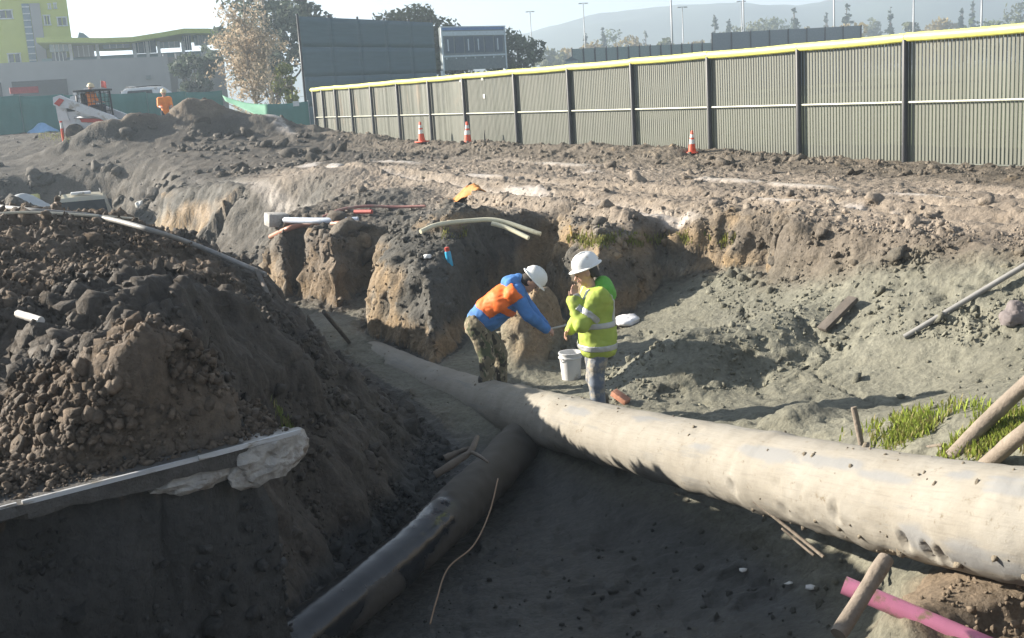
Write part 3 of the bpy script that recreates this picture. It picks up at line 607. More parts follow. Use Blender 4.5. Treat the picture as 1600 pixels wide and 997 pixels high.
# ---- dark pipe that dives under it
q0 = PZ(812, 694, -1.82); q1 = PZ(660, 845, -1.90); q2 = PZ(470, 1000, -1.92); q3 = q2+(q2-q1)*.6
bp_ = spline([q0, q1, q2, q3], 160)
def bdisp(P, D, i, th):
    x, y, z = P[..., 0], P[..., 1], P[..., 2]
    cake = sstep(-.15, .25, n3(x*2, y*2, z*2, 111)+.5*D[..., 0]+.25+.3*n3(x*7, y*7, z*7, 113)-sstep(40, 80, i)*.6)
    return .003*n3(x*4, y*4, z*4, 110)+cake*(.016+.012*n3(x*12, y*12, z*12, 112))*sstep(75, 35, i)+.03*sstep(30, 5, i)*(.5+n3(x*6, y*6, z*6, 114))
V, Fq, th_, D_ = skin_tube(bp_, np.full(160, .212), 56, bdisp)
PB = np.asarray(V).reshape(160, 56, 3)
def black_pipe_material():
    m, t, b = nodes('dark_pipe'); at = N(t, 'ShaderNodeAttribute', attribute_name='cake'); tc = N(t, 'ShaderNodeTexCoord')
    n = N(t, 'ShaderNodeTexNoise'); n.inputs['Scale'].default_value = 6; n.inputs['Detail'].default_value = 8; t.links.new(tc.outputs['Object'], n.inputs[0])
    s = N(t, 'ShaderNodeMath', op='ADD'); t.links.new(at.outputs['Fac'], s.inputs[0]); t.links.new(n.outputs[0], s.inputs[1])
    r = N(t, 'ShaderNodeValToRGB'); r.color_ramp.elements[0].position = .62; r.color_ramp.elements[1].position = .95
    r.color_ramp.elements[0].color = (.014, .016, .020, 1); r.color_ramp.elements[1].color = (.062, .055, .047, 1); t.links.new(s.outputs[0], r.inputs[0])
    t.links.new(r.outputs[0], b.inputs['Base Color'])
    r2 = N(t, 'ShaderNodeMapRange'); r2.inputs[1].default_value = .62; r2.inputs[2].default_value = .95; r2.inputs[3].default_value = .2; r2.inputs[4].default_value = .85; t.links.new(s.outputs[0], r2.inputs[0]); t.links.new(r2.outputs[0], b.inputs['Roughness'])
    bpn = N(t, 'ShaderNodeBump'); bpn.inputs['Strength'].default_value = .5; bpn.inputs['Distance'].default_value = .02; t.links.new(n.outputs[0], bpn.inputs['Height']); t.links.new(bpn.outputs[0], b.inputs['Normal'])
    return m
bpipe = mesh_obj('water_main', V, Fq, black_pipe_material(), None, True)
x, y, z = PB[..., 0], PB[..., 1], PB[..., 2]; Dz = D_[..., 2]; Dx = D_[..., 0]
ck = sstep(-.15, .3, n3(x*2, y*2, z*2, 111)*.8+.55*Dx-.5*Dz-.25)*.6; ck = np.maximum(ck, sstep(58, 20, np.arange(160))[:, None]*.85)
a = bpipe.data.attributes.new('cake', 'FLOAT', 'POINT'); a.data.foreach_set('value', ck.astype(np.float32).ravel())
tag(bpipe, 'glossy black pipe with mud on it lying in the shaded pit bottom', 'pipe')

# ---- pink purple pipe in the bank, low right
PINK = mat('pink_plastic', (.62, .23, .36), .45, var=.12, dirt=(.30, .22, .14), dirt_amt=.25, dirt_scale=7)
k0, k1, k2 = PD(1318, 914, 6.35), PD(1420, 952, 6.2), PD(1640, 1050, 5.95)
mb = MB(); pp = [k0+(k2-k0)*t for t in np.linspace(0, 1, 14)]
mb.tube(pp, .052, 20, cap=False); mb.tube([p for p in pp[::-1]], .044, 20, cap=False)
o = mb.build('recycled_water_pipe', PINK, None, True); tag(o, 'pink plastic pipe with an open end sticking out of the bank', 'pipe')
PINKP = (k0, k2)

# ---- broken pavement over the pit, left
S0 = np.array([-1.33, 6.39]); S1 = np.array([-4.35, 4.08]); SL = np.linalg.norm(S1-S0); SU = (S1-S0)/SL; SN = np.array([-SU[1], SU[0]]);
if SN@np.array([1, -1]) < 0: SN = -SN                       # out over the pit
SROT = math.atan2(SU[1], SU[0]); ZS = .125
pav = empty('broken_pavement', (S0[0], S0[1], ZS), SROT, 'broken strip of pavement with a ragged concrete end jutting over the pit', 'pavement')
YS = 1 if (Matrix.Rotation(SROT, 2) @ Vector((0, 1))) @ Vector(SN) > 0 else -1     # local +y*YS is out over the pit
ASPH = mat('asphalt', (.075, .07, .064), .8, var=.35, scale=14, bump=.6, bscale=60)
CONC = mat('broken_concrete', (.36, .345, .32), .9, var=.3, scale=8, bump=1.0, bscale=26, dirt=(.16, .13, .1), dirt_amt=.25)
EDGE = mat('pale_edging', (.46, .47, .48), .38, var=.25, scale=5, dirt=(.2, .17, .13), dirt_amt=.3, dirt_scale=9, stretch=(.6, 4, 4))
def ragged_slab(L0, L1, y0, y1, z0, z1, rag, seed, n=46):
    """slab in local coords (x along, y out, z up) with an uneven underside and outer face"""
    vs, fs = [], []; m = 7
    for i in range(n):
        x = L0+(L1-L0)*i/(n-1)
        r = rag*float(n2(np.array([x*7.]), np.array([seed*1.]), seed)[0])+rag*.5*float(n2(np.array([x*19.]), np.array([seed*1.]), seed)[0])
        taper = min(1, (x-L0)/.12+.45) if rag > .03 else 1
        for (yy, zz) in ((y0, z1), (y1, z1), (y1+r*.25, z1-(z1-z0)*.3), (y1+r*.5, z1-(z1-z0)*.6), (y1-abs(r)*.6, z1-(z1-z0)*taper+r*.6), (y0, z0)):
            vs.append((x, yy*YS, zz))
    k = 6
    for i in range(n-1):
        for j in range(k): fs.append((i*k+j, i*k+(j+1) % k, (i+1)*k+(j+1) % k, (i+1)*k+j))
    fs.append(tuple(range(k))); fs.append(tuple((n-1)*k+j for j in range(k)))
    return vs, fs
MB().add(*ragged_slab(.30, 3.7, -.3, .09, -.085, .0, .03, 3)).build('asphalt_layer', ASPH, pav, auto=.6)
def lump(name, cx, rx, ry, rz, zc, seed):
    bm = bmesh.new(); bmesh.ops.create_icosphere(bm, subdivisions=4, radius=1); q = np.array([list(v.co) for v in bm.verts])
    r = 1+.24*n3(q[:, 0]*1.7+seed, q[:, 1]*1.7, q[:, 2]*1.7, 151)+.16*np.round(2.5*n3(q[:, 0]*3.2, q[:, 1]*3.2+seed, q[:, 2]*3.2, 152))/2.5+.06*n3(q[:, 0]*11, q[:, 1]*11, q[:, 2]*11, 153)
    for v, k in zip(bm.verts, r): c = v.co; v.co = Vector((c.x*rx*k+cx, YS*(c.y*ry*k-.02), min(c.z*rz*k+zc, -.012+.008*k)))
    me_ = bpy.data.meshes.new(name); bm.to_mesh(me_); bm.free(); o = bpy.data.objects.new(name, me_); COL.objects.link(o); o.parent = pav; me_.materials.append(CONC); return o
lump('concrete_end', .17, .26, .135, .17, -.095, 5.0)
tag(pav.children[-1], 'pale crumbled lump of concrete at the broken end')
lump('concrete_haunch', .62, .24, .085, .075, -.125, 9.0)
m_ = MB(); m_.box((.30, .105*YS, .012), (.62, .016, .026), .012*YS); m_.box((1.05, .088*YS, .006), (.95, .018, .024), -.012*YS); m_.box((2.3, .082*YS, .004), (1.5, .016, .02), .01*YS); m_.build('edging_strip', EDGE, pav)
# loose soil lying on the slab right up to its edge
NS = 4200; lx = rng.uniform(.0, 3.9, NS); ly = -.02-.42*rng.uniform(0, 1, NS)**.8; sx_ = S0[0]+SU[0]*lx+SN[0]*ly; sy_ = S0[1]+SU[1]*lx+SN[1]*ly
sz_ = np.maximum(ground_zv(sx_, sy_), ZS+.004+.24*np.clip(-ly-.06, 0, 1)*(1+.6*n2(lx*5, ly*5, 161))); ss_ = np.clip(.012*np.exp(rng.normal(.2, .55, NS)), .006, .05)*(.6+1.2*np.clip(-ly, 0, .4))
cl = scatter('slab_soil', np.c_[sx_, sy_, sz_], ss_, small, ICO1_F, np.clip(np.array([[.105, .079, .056]])*rng.uniform(.7, 1.4, (NS, 1)), 0, 1), sink=.0); tag(cl, 'loose crumbled soil heaped along the broken pavement edge', 'soil')
MB().add(*ragged_slab(1.75, 3.9, -.3, .07, -.40, -.10, .03, 9, 40)).build('base_course', mat('road_base', (.125, .105, .085), .95, var=.35, scale=9, bump=1, bscale=30), pav, auto=.7)

# ---- timber, stakes, sticks, wires: each a thing of its own
WOOD = mat('weathered_wood', (.21, .175, .14), .85, var=.3, scale=5, stretch=(1, 1, 1), bump=.4, bscale=40, dirt=(.15, .125, .095), dirt_amt=.3)
DARKWOOD = mat('wet_wood', (.085, .072, .06), .75, var=.35, scale=6, bump=.4, bscale=40)
GREYPIPE = mat('grey_conduit', (.23, .225, .215), .55, var=.2, dirt=(.13, .115, .09), dirt_amt=.25)
def rod(name, pts, r, m, label, cat, n=10, wob=.0, group=None, taper=1.0, samples=None):
    pts = [np.asarray(p, float) for p in pts]
    P = spline(pts, samples or max(6, 5*len(pts)))
    L = len(P); rs = [r*(1+(taper-1)*i/(L-1))*(1+wob*random.uniform(-1, 1)) for i in range(L)]
    if wob: P = P+np.random.default_rng(len(label)).normal(0, r*wob*.35, P.shape)
    c = P[0]; o = MB().tube(P-c, rs, n).build(name, m, None, auto=.9); o.location = c
    return tag(o, label, cat, group)
def on(px, py, z=0, up=0.0): return hit(px, py, up)
rod('wooden_post', [PD(1384, 873, 6.25), PD(1310, 992, 5.95)], .045, WOOD, 'round wooden post lying across the pink pipe', 'post', 12, .06)
rod('wooden_stake', [PZ(1347, 700, -1.08), PD(1334, 636, 9.35)], .026, WOOD, 'short upright wooden stake just behind the big pipe beside the grass', 'stake', 8, .05)
a0 = PZ(1488, 708, -.86); rod('wooden_pole', [a0-[0, 0, .03], PD(1560, 640, 8.3), PD(1680, 532, 7.9)], .058, WOOD, 'thick pole leaning up to the right out of the grass, the farther of two', 'pole', 12, .04)
a0 = PZ(1538, 722, -.84); rod('wooden_pole', [a0-[0, 0, .03], PD(1600, 676, 7.6), PD(1700, 600, 7.2)], .056, WOOD, 'thick pole at the right edge leaning out of the grass, the nearer of two', 'pole', 12, .04)
p0 = on(1413, 530, -.98, .02); p1 = on(1602, 434, -.25, .10); rod('long_pole', [p0, p0+(p1-p0)*1.5+[0, 0, .05]], .03, GREYPIPE, 'long thin grey pole lying from the mud slope up to the bank top', 'pole', 10)
p0 = on(1284, 520, -1.0, .03); p1 = on(1334, 482, -.8, .12)
b = MB(); b.cbox((0, 0, 0), (np.linalg.norm(p1-p0), .16, .05), .008); o = b.build('timber_board', DARKWOOD, None, auto=.6)
dv = Vector(p1-p0).normalized(); o.matrix_world = Matrix.Translation(Vector((p0+p1)/2)) @ dv.to_track_quat('X', 'Z').to_matrix().to_4x4(); tag(o, 'dark plank stuck slanting in the mud beside a shadowed heap', 'plank')
rod('short_stick', [on(1428, 706, -.85, .015), on(1474, 699, -.85, .02)], .016, WOOD, 'short grey stick lying between the pipe and the grass', 'stick', 8, .06)
rod('thin_stick', [PD(1178, 783, 8.35), PD(1225, 820, 8.2), PD(1287, 870, 7.95)], .013, WOOD, 'longer of two thin sticks leaning under the big pipe', 'stick', 7)
rod('thin_stick', [PD(1222, 826, 8.3), PD(1272, 868, 8.05)], .011, WOOD, 'shorter of two thin sticks leaning under the big pipe', 'stick', 7)
for i, (px, py, lb) in enumerate(((1266, 849, 'white scrap of foam by the tips of two thin sticks'), (1161, 901, 'white scrap of foam alone on the dark pit floor'), (1232, 901, 'small flat white scrap on the dark pit floor'))):
    p = PZ(px, py, -1.95); z = ground_z(p[0], p[1]); p = PZ(px, py, z)
    v = clod_shapes(1, ICO1_V, .6)[0]*np.array([.035, .03, .028 if i < 2 else .010]); o = mesh_obj('foam_scrap', v, ICO1_F, mat('foam%d' % i, (.75, .75, .74), .7)); o.location = (p[0], p[1], ground_z(p[0], p[1])+.015); tag(o, lb, 'litter')
# root ends over the dark pipe
ROOT = mat('root', (.15, .125, .10), .85, var=.3, scale=9, bump=.4)
rt_ = empty('broken_roots', PD(700, 715, 11.0), 0, 'forked broken roots poking over the upper end of the black pipe', 'root'); c = np.array(rt_.location)
def rpart(pts, r, nm): P = spline([PD(*p)-c for p in pts], 16); MB().tube(P, [r*(1-.45*i/15)*(1+.12*random.uniform(-1, 1)) for i in range(16)], 8).build(nm, ROOT, rt_, True)
rpart([(680, 742, 10.6), (712, 722, 10.6), (735, 705, 10.65), (746, 682, 10.8)], .042, 'root')
rpart([(695, 716, 10.75), (715, 707, 10.75), (733, 700, 10.7)], .034, 'root'); rpart([(735, 706, 10.65), (748, 712, 10.5), (762, 722, 10.3)], .022, 'root')
w = [PD(778, 748, 10.2), PD(765, 800, 9.6), PD(740, 852, 9.0), PD(700, 888, 8.7), PD(682, 938, 8.3), PD(672, 975, 8.05)]
w = [np.array([p[0], p[1], max(p[2], ground_z(p[0], p[1])+.01)]) for p in w]
rod('loose_wire', w, .0065, mat('rusty_wire', (.24, .16, .10), .7), 'thin brown wire trailing down beside the black pipe', 'wire', 6, samples=40)

# poles and stakes along the spoil mound
pts = [(-30, 330), (60, 338), (150, 346), (230, 366), (310, 391), (416, 437)]
P = [on(px, py, z, .05) for (px, py), z in zip(pts, (.85, .78, .68, .55, .40, .12))]
rod('grey_conduit', P, .032, GREYPIPE, 'long bent grey pipe lying along the crest of the dark mound', 'pipe', 10, samples=60)
p = PD(216, 342, 15.0); rod('pale_pole', [hit(-20, 347, .06), hit(60, 346, .10), PD(216, 342, 15.0)], .017, mat('pale_wood', (.55, .50, .40), .7), 'straight pale pole lying level in front of the parked vehicle', 'pole', 8)
rod('wooden_stake', [on(428, 480, -.25, -.02), on(403, 438, .1, .12)], .03, DARKWOOD, 'dark stake propped under the end of the grey pipe', 'stake', 8, .05)
rod('wooden_stake', [on(546, 534, -1.0, -.02), PD(506, 487, 14.2)], .03, DARKWOOD, 'dark stake on the low end of the mound above the buried pipe', 'stake', 8, .05)
rod('short_stick', [on(30, 500, .45, .04), on(66, 514, .45, .05)], .03, mat('pale_wood2', (.5, .48, .45), .6), 'pale broken stick on the near side of the dark mound', 'stick', 8, .06)
# pipes lying on the far bank
def lay(name, pts, r, m, label, cat='pipe', z=-.35, up=.05, n=10): return rod(name, [on(px, py, z, up+dz) for px, py, dz in pts], r, m, label, cat, n, samples=30)
lay('water_pipe', [(446, 352, .02), (500, 351, .02), (560, 350, .02)], .06, mat('blue_white_plastic', (.50, .56, .66), .4, dirt=(.3, .27, .2), dirt_amt=.15), 'straight pale blue pipe lying on the far bank', z=-.2)
lay('clay_pipe', [(424, 379, .06), (450, 370, .08), (480, 362, .09), (540, 356, .03)], .052, mat('terracotta_plastic', (.40, .19, .13), .5, dirt=(.25, .18, .12), dirt_amt=.2), 'curved orange pipe end below the pale blue pipe', z=-.4)
lay('red_hose', [(505, 347, .02), (535, 338, .08), (575, 334, .10), (620, 332, .05), (665, 328, .02)], .028, mat('red_plastic', (.32, .15, .13), .5, dirt=(.3, .22, .18), dirt_amt=.35), 'thin faded red hose arching behind the pale blue pipe', z=-.15)
lay('red_hose', [(555, 341, .05), (582, 340, .05)], .042, mat('bright_red', (.45, .11, .09), .5), 'short bright red pipe stub at the end of the pale blue pipe', z=-.2)
p = on(432, 352, -.25); b = MB(); b.cbox((0, 0, .11), (.42, .36, .26), .02); o = b.build('concrete_block', CONC, None, auto=.6); o.location = p; o.rotation_euler = (.08, .1, .5); tag(o, 'squat grey block at the left end of the pale blue pipe', 'block')
TUBE = mat('yellowed_tube', (.60, .57, .42), .45, var=.12, dirt=(.3, .26, .17), dirt_amt=.15)
rod('bent_tube', [PD(657, 362, 17.0), PD(685, 351, 17.2), PD(735, 345, 17.4), PD(780, 345, 17.4), PD(845, 366, 17.2)], .036, TUBE, 'long arched pale yellow tube lying over the cut soil block', 'tube', 10, samples=40)
rod('bent_tube', [PD(768, 349, 17.25), PD(792, 356, 17.2), PD(826, 372, 17.0)], .034, TUBE, 'shorter pale yellow tube just under the arched one', 'tube', 10)
rod('survey_stake', [on(894, 375, -.3, -.02), on(892, 375, -.3, .20)], .02, mat('painted_stake', (.62, .42, .12), .7, dirt=(.7, .65, .5), dirt_amt=.4, dirt_scale=12), 'small orange and white stake on the grassy bank edge', 'stake', 6)
# orange crumpled netting on the heap
p = on(728, 309, 0.05, .0); n_ = 22; u = np.linspace(-1, 1, n_); X, Yq = np.meshgrid(u*.42, u*.25); 
Zq = .10*np.abs(fbm2(X*5+3, Yq*5, 4, 121))+.14*np.exp(-((X-.02)/.22)**2)+.07*np.exp(-((X-.25)/.1)**2)-.05
gz = ground_zv(X+p[0], Yq+p[1])-p[2]; Vt = np.stack([X, Yq, Zq+gz], -1).reshape(-1, 3); Vb = Vt-[0, 0, .012]; id_ = np.arange(n_*n_).reshape(n_, n_)
ft = np.stack([id_[:-1, :-1], id_[:-1, 1:], id_[1:, 1:], id_[1:, :-1]], -1).reshape(-1, 4); rim = np.r_[id_[0], id_[1:, -1], id_[-1, -2::-1], id_[-2:0:-1, 0]]; rr = np.roll(rim, -1)
fr_ = np.stack([rim, rim+n_*n_, rr+n_*n_, rr], -1)
o = mesh_obj('orange_netting', np.r_[Vt, Vb], np.r_[ft, ft[:, ::-1]+n_*n_, fr_], mat('orange_net', (.46, .20, .05), .7, var=.35, scale=14), None, True); o.location = p; tag(o, 'crumpled orange netting on top of the dark heap beside the road', 'netting')
# =================================================================== OUTFIELD FENCE
def fence_pt(s, out=0.0, z=0.0): p = FENCE0+FDIR*s+FNRM*out; return np.array([p[0], p[1], z])
def proj(P): q = np.asarray(P, float)-CAM; d = q@_fw; return 800+FPX*(q@_rt)/d, 498.5-FPX*(q@_up)/d
def fence_s(px, out=0.0):
    lo, hi = -8.0, 60.0
    for _ in range(50):
        mid = (lo+hi)/2
        if proj(fence_pt(mid, out, .4 if out else 1.2))[0] > px: lo = mid
        else: hi = mid
    return (lo+hi)/2
FH = 2.44
POSTS = [-6.1, -3.05]+[fence_s(p) for p in (1416, 1250, 1110, 991, 892, 808, 728, 674, 625, 584, 552, 528, 508, 494)]
FROT = math.atan2(FDIR[1], FDIR[0])
fen = empty('outfield_fence', fence_pt(0), FROT, 'long ball field fence of grey brown slats with a yellow capped top', 'fence')
SLAT = mat('fence_slat', (.128, .133, .108), .55, var=.16, scale=3, stretch=(1, 1, .2), dirt=(.20, .165, .12), dirt_amt=.16, dirt_scale=2.0)
POSTM = mat('black_post', (.022, .023, .026), .45, var=.2)
RAILM = mat('pale_rail', (.40, .41, .34), .4, metal=.2)
CAPM = mat('yellow_cap', (.78, .77, .20), .42, var=.07, scale=4)
smesh = None
SY = -1 if (Matrix.Rotation(FROT, 2) @ Vector((0, 1))) @ Vector(FNRM) < 0 else 1        # local +y*SY faces the camera
def slat_mesh():
    b = MB(); b.prism([(-.034, .0), (-.026, .012), (.026, .012), (.034, .0), (.026, -.006), (-.026, -.006)], .04, FH-.05, 'z'); return b
n_slat = 0; rest = MB(); first = None
gnd = lambda s: ground_z(*fence_pt(s, .0)[:2])
for bay in range(len(POSTS)-1):
    a, b_ = POSTS[bay], POSTS[bay+1]; k = max(4, int(round((b_-a)/.085))); 
    for i in range(k):
        s_ = a+(b_-a)*(i+.5)/k; yv = -.055*SY
        if n_slat < 298 and bay < 9:
            if first is None: first = slat_mesh().build('slat', SLAT, fen); o = first
            else: o = first.copy(); COL.objects.link(o); o.parent = fen
            o.location = (s_, yv, random.uniform(-.006, .006)); o.rotation_euler = (0, 0, random.uniform(-.10, .10)+.03); n_slat += 1
        else:
            w = (b_-a)/k*.4; rest.box((s_, yv, FH/2), (w*2, .014, FH-.1), random.uniform(-.15, .15))
o = rest.build('far_slats', SLAT, fen); o['kind'] = 'stuff'
for i, s_ in enumerate(POSTS):
    MB().lathe([(.062, -.3), (.062, FH-.02), (.05, FH)], (s_, .035*SY, 0), 14).build('post', POSTM, fen, auto=.7)
e0, e1 = POSTS[0]-.3, POSTS[-1]+.25
for c0_, c1_ in zip([e0]+POSTS[1:-1], POSTS[1:-1]+[e1]):
    b = MB(); nseg = max(6, int((c1_-c0_)/.10)); za, zb_ = random.uniform(-.012, .012), random.uniform(-.012, .012)
    b.tube([(c0_+.006+(c1_-c0_-.012)*i/nseg, (.01+.006*math.sin(i*.4))*SY, FH+.02+za+(zb_-za)*i/nseg-.012*math.sin(math.pi*i/nseg)) for i in range(nseg+1)], [.086+(.005 if i % 2 else 0)+random.uniform(-.002, .002) for i in range(nseg+1)], 14); b.build('top_cap', CAPM, fen, auto=1.2)
for a, b_ in zip(POSTS, POSTS[1:]): MB().tube([(a+.05, .012*SY, FH*.505), (b_-.05, .012*SY, FH*.505)], .024, 8).build('mid_rail', RAILM, fen, auto=.9)
MB().tube([(e0, -.02*SY, .06), (e1, -.02*SY, .06)], .02, 8).build('bottom_rail', RAILM, fen, True)
for px, py in ((757, 121), (758, 150), (723, 121), (725, 150)):
    s_ = fence_s(px); z = 2.44*(238-py)/(238-117); MB().box((s_, .0, z), (.09, .008, .14), .3).build('white_patch', mat('patch_white', (.7, .7, .66), .7), fen)  # small plain white rectangles on the fence face

# ---- traffic cones
ORNG = mat('cone_orange', (.72, .09, .035), .5, var=.1, dirt=(.3, .2, .12), dirt_amt=.12); WHT = mat('cone_white', (.72, .72, .70), .45, dirt=(.4, .33, .25), dirt_amt=.15); BLK = mat('rubber_black', (.03, .03, .03), .8)
def cone(px, out, label, sc=1.0):
    p = fence_pt(fence_s(px, out), out); z = ground_z(p[0], p[1])
    root = empty('traffic_cone', (p[0], p[1], z), random.uniform(0, 1), label, 'traffic cone', 'traffic cones along the fence')
    b = MB(); b.cbox((0, 0, .02), (.37, .37, .045), .012); b.build('base', ORNG, root, auto=.6)
    f = lambda h: .135-(.135-.035)*(h/.70)
    MB().lathe([(f(.04), .04), (f(.32), .32), (f(.70), .70), (.022, .715)], n=24).build('body', ORNG, root, auto=.8)
    for h0, h1 in ((.30, .44), (.50, .60)): MB().lathe([(f(h0)+.004, h0), (f(h1)+.004, h1)], n=24, cap=False).build('reflective_collar', WHT, root, True)
    root.rotation_euler.x = random.uniform(-.04, .04); root.scale = (sc,)*3; return root
cone(659, .75, 'orange and white traffic cone at the fence, leftmost of the three'); cone(731, .8, 'orange and white traffic cone in front of a fence post, middle of the three'); cone(1081, .75, 'orange and white traffic cone half hidden by clods, rightmost of the three', .74)
p = fence_pt(fence_s(757, .8), .8); rod('dark_stake', [(p[0], p[1], ground_z(p[0], p[1])-.05), (p[0]+.03, p[1], ground_z(p[0], p[1])+.40)], .04, BLK, 'short black pointed stake at the fence foot beside a cone', 'stake', 6, taper=.3)

# ---- tall windscreen behind the fence end
TALLM = mat('windscreen', (.095, .145, .165), .7, var=.12, scale=1.5, stretch=(.3, .3, 4)); 
A = PD(466, 25, 56.5); B = PD(676, 38, 68.5); ztop = 6.15
scr = empty('tall_windscreen', (A[0], A[1], 0), math.atan2(B[1]-A[1], B[0]-A[0]), 'tall slate blue windscreen on posts behind the end of the fence', 'windscreen'); LW = math.hypot(B[0]-A[0], B[1]-A[1])
for i in range(6):
    MB().tube([(LW*i/5, .06, -.2), (LW*i/5, .06, ztop+.1)], .06, 10).build('post', POSTM, scr, True)
for i in range(5):
    x0, x1 = LW*i/5+.002, LW*(i+1)/5-.002
    for k in range(4):
        z0, z1 = .2+k*1.48, .2+(k+1)*1.48-.003; nx_, nz_ = 9, 6; vs = []; fs = []
        for a in range(nx_):
            for c in range(nz_): vs.append((x0+(x1-x0)*a/(nx_-1), -.03+.05*math.sin(a/(nx_-1)*math.pi)*math.sin(c/(nz_-1)*math.pi)*random.uniform(.4, 1.2), z0+(z1-z0)*c/(nz_-1)))
        for a in range(nx_-1):
            for c in range(nz_-1): q = a*nz_+c; fs.append((q, q+nz_, q+nz_+1, q+1))
        o = MB().add(vs, fs).build('fabric_panel', TALLM, scr, True); o.modifiers.new('s', 'SOLIDIFY').thickness = .012
# ---- scoreboard
A = PD(689, 43, 78); B = PD(789, 44, 82); W_ = math.hypot(B[0]-A[0], B[1]-A[1])
sb = empty('scoreboard', (A[0], A[1], 0), math.atan2(B[1]-A[1], B[0]-A[0]), 'pale blue scoreboard on two posts beyond the fence', 'scoreboard'); zt = A[2]; zb = zt-2.9
SBW = mat('scoreboard_white', (.50, .57, .62), .5); SBB = mat('scoreboard_blue', (.10, .20, .42), .5); SBD = mat('scoreboard_dark', (.07, .10, .14), .5); SBG = mat('scoreboard_grey', (.16, .19, .20), .6)
MB().box((W_/2, .18, (zt+zb)/2), (W_, .24, zt-zb)).build('cabinet', SBG, sb)
MB().box((W_/2, .045, zt-.09), (W_-.1, .03, .2)).build('header', SBB, sb)
m_ = MB()
for (cx_, cz_, w_, h_) in ((W_/2, zt+.03, W_+.12, .07), (W_/2, zt-1.95, W_-.1, .12), (.03, (zt+zb)/2, .12, zt-zb), (W_-.03, (zt+zb)/2, .12, zt-zb), (W_/2, zt-.42, W_-.1, .3)): m_.box((cx_, .035, cz_), (w_, .06, h_))
m_.build('frame', SBW, sb)
for i in range(6):
    w_ = (W_-.4)/6; c_ = .2+w_*(i+.5); d_ = MB().box((c_, .05, zt-1.2), (w_-.16, .03, 1.1)).build('digit_window', SBD, sb)
    MB().box((c_-.12, .02, zt-1.2), (.10, .02, .8)).build('digit', SBW, d_) if i in (0, 2, 3, 5) else None
for i in range(7): MB().box((.35+i*(W_-.7)/6, .045, zt-2.1), (.12, .02, .10)).build('lamp', SBW, sb)
for x in (.03, W_-.03): MB().box((x, .2, zb/2), (.2, .2, zb)).build('post', SBW, sb)
# ---- fences and poles far across the field
A = PD(893, 82, 118); B = PD(1112, 60, 128); L = math.hypot(B[0]-A[0], B[1]-A[1]); g = empty('far_field_fence', (A[0], A[1], 0), math.atan2(B[1]-A[1], B[0]-A[0]), 'pale distant fence with many thin posts across the field', 'fence'); FM = mat('far_fence_mesh', (.24, .30, .29), .7); hz = A[2]+.4
for i in range(14): MB().box((L*i/13, -.05, hz/2), (.12, .1, hz+.15)).build('post', POSTM, g)
for i in range(13): MB().box((L*(i+.5)/13, .03, hz/2), (L/13-.06, .04, hz-.1)).build('mesh_panel', FM, g)
A = PD(1112, 52, 128); B = PD(1345, 36, 134); L = math.hypot(B[0]-A[0], B[1]-A[1]); g = empty('far_dark_fence', (A[0], A[1], 0), math.atan2(B[1]-A[1], B[0]-A[0]), 'dark slate windscreen fence far behind the yellow cap', 'fence'); FM = mat('far_dark_mesh', (.17, .20, .22), .7); hz = A[2]
for i in range(9): MB().box((L*i/8, -.05, hz/2), (.14, .1, hz+.1)).build('post', POSTM, g)
for i in range(8): MB().box((L*(i+.5)/8, .03, hz/2), (L/8-.05, .04, hz)).build('fabric_panel', FM, g)
A = PD(885, 88, 112); b = MB(); sh = empty('white_shed', (A[0]+.5, A[1], 0), -.1, 'small white shed at the near end of the distant fence', 'shed'); b.box((0, 0, 2.1), (1.1, 1.3, 4.2)); b.build('wall', SBW, sh); MB().prism([(-.7, 4.2), (.7, 4.2), (0, 4.6)], -.8, .8).build('roof', SBG, sh); MB().box((0, -.67, 1), (.5, .04, 2)).build('door', SBG, sh)
LP = [(828, 18, 230, 'twin', 'shortest distant lamp post, above the dark tree right of the scoreboard'), (911, 5, 215, 'twin', 'distant lamp post over the hills near the white shed'), (1047, -40, 170, 'flood', 'tall thin floodlight mast over the pale distant fence'), (1066, 11, 200, 'twin', 'distant lamp post just right of a taller mast'), (1160, -60, 190, 'flood', 'tall floodlight mast rising among the distant bushy trees'), (1158, 2, 215, 'twin', 'thin lamp post against the bushy distant trees'), (1303, -50, 180, 'flood', 'tall floodlight mast before the blue hills right of centre'), (1428, -30, 175, 'flood', 'floodlight mast behind the yellow cap near the right edge'), (1535, -35, 160, 'flood', 'rightmost pale floodlight mast behind the yellow fence cap')]
MASTM = mat('galvanised', (.30, .31, .32), .5, metal=.3)
for px, py, d, kd, lb in LP:
    p = PD(px, py, d); r = empty('lamp_post', (p[0], p[1], 0), .2, lb, 'lamp post', 'lamp posts across the field')
    MB().tube([(0, 0, -.3), (0, 0, p[2])], [.20 if kd == 'flood' else .13, .10 if kd == 'flood' else .08], 8).build('mast', MASTM, r, True)
    if kd == 'twin':
        MB().box((0, 0, p[2]), (1.4, .12, .1)).build('arm', MASTM, r)
        for s_ in (-.6, .6): MB().cbox((s_, 0, p[2]-.05), (.6, .35, .18), .04).build('lamp_head', SBG, r)
    else:
        MB().box((0, 0, p[2]-.3), (2.4, .14, .14)).build('arm', MASTM, r)
        for s_ in (-1, -.33, .33, 1): MB().cbox((s_, -.15, p[2]-.1), (.5, .35, .45), .06).build('lamp_head', SBG, r)
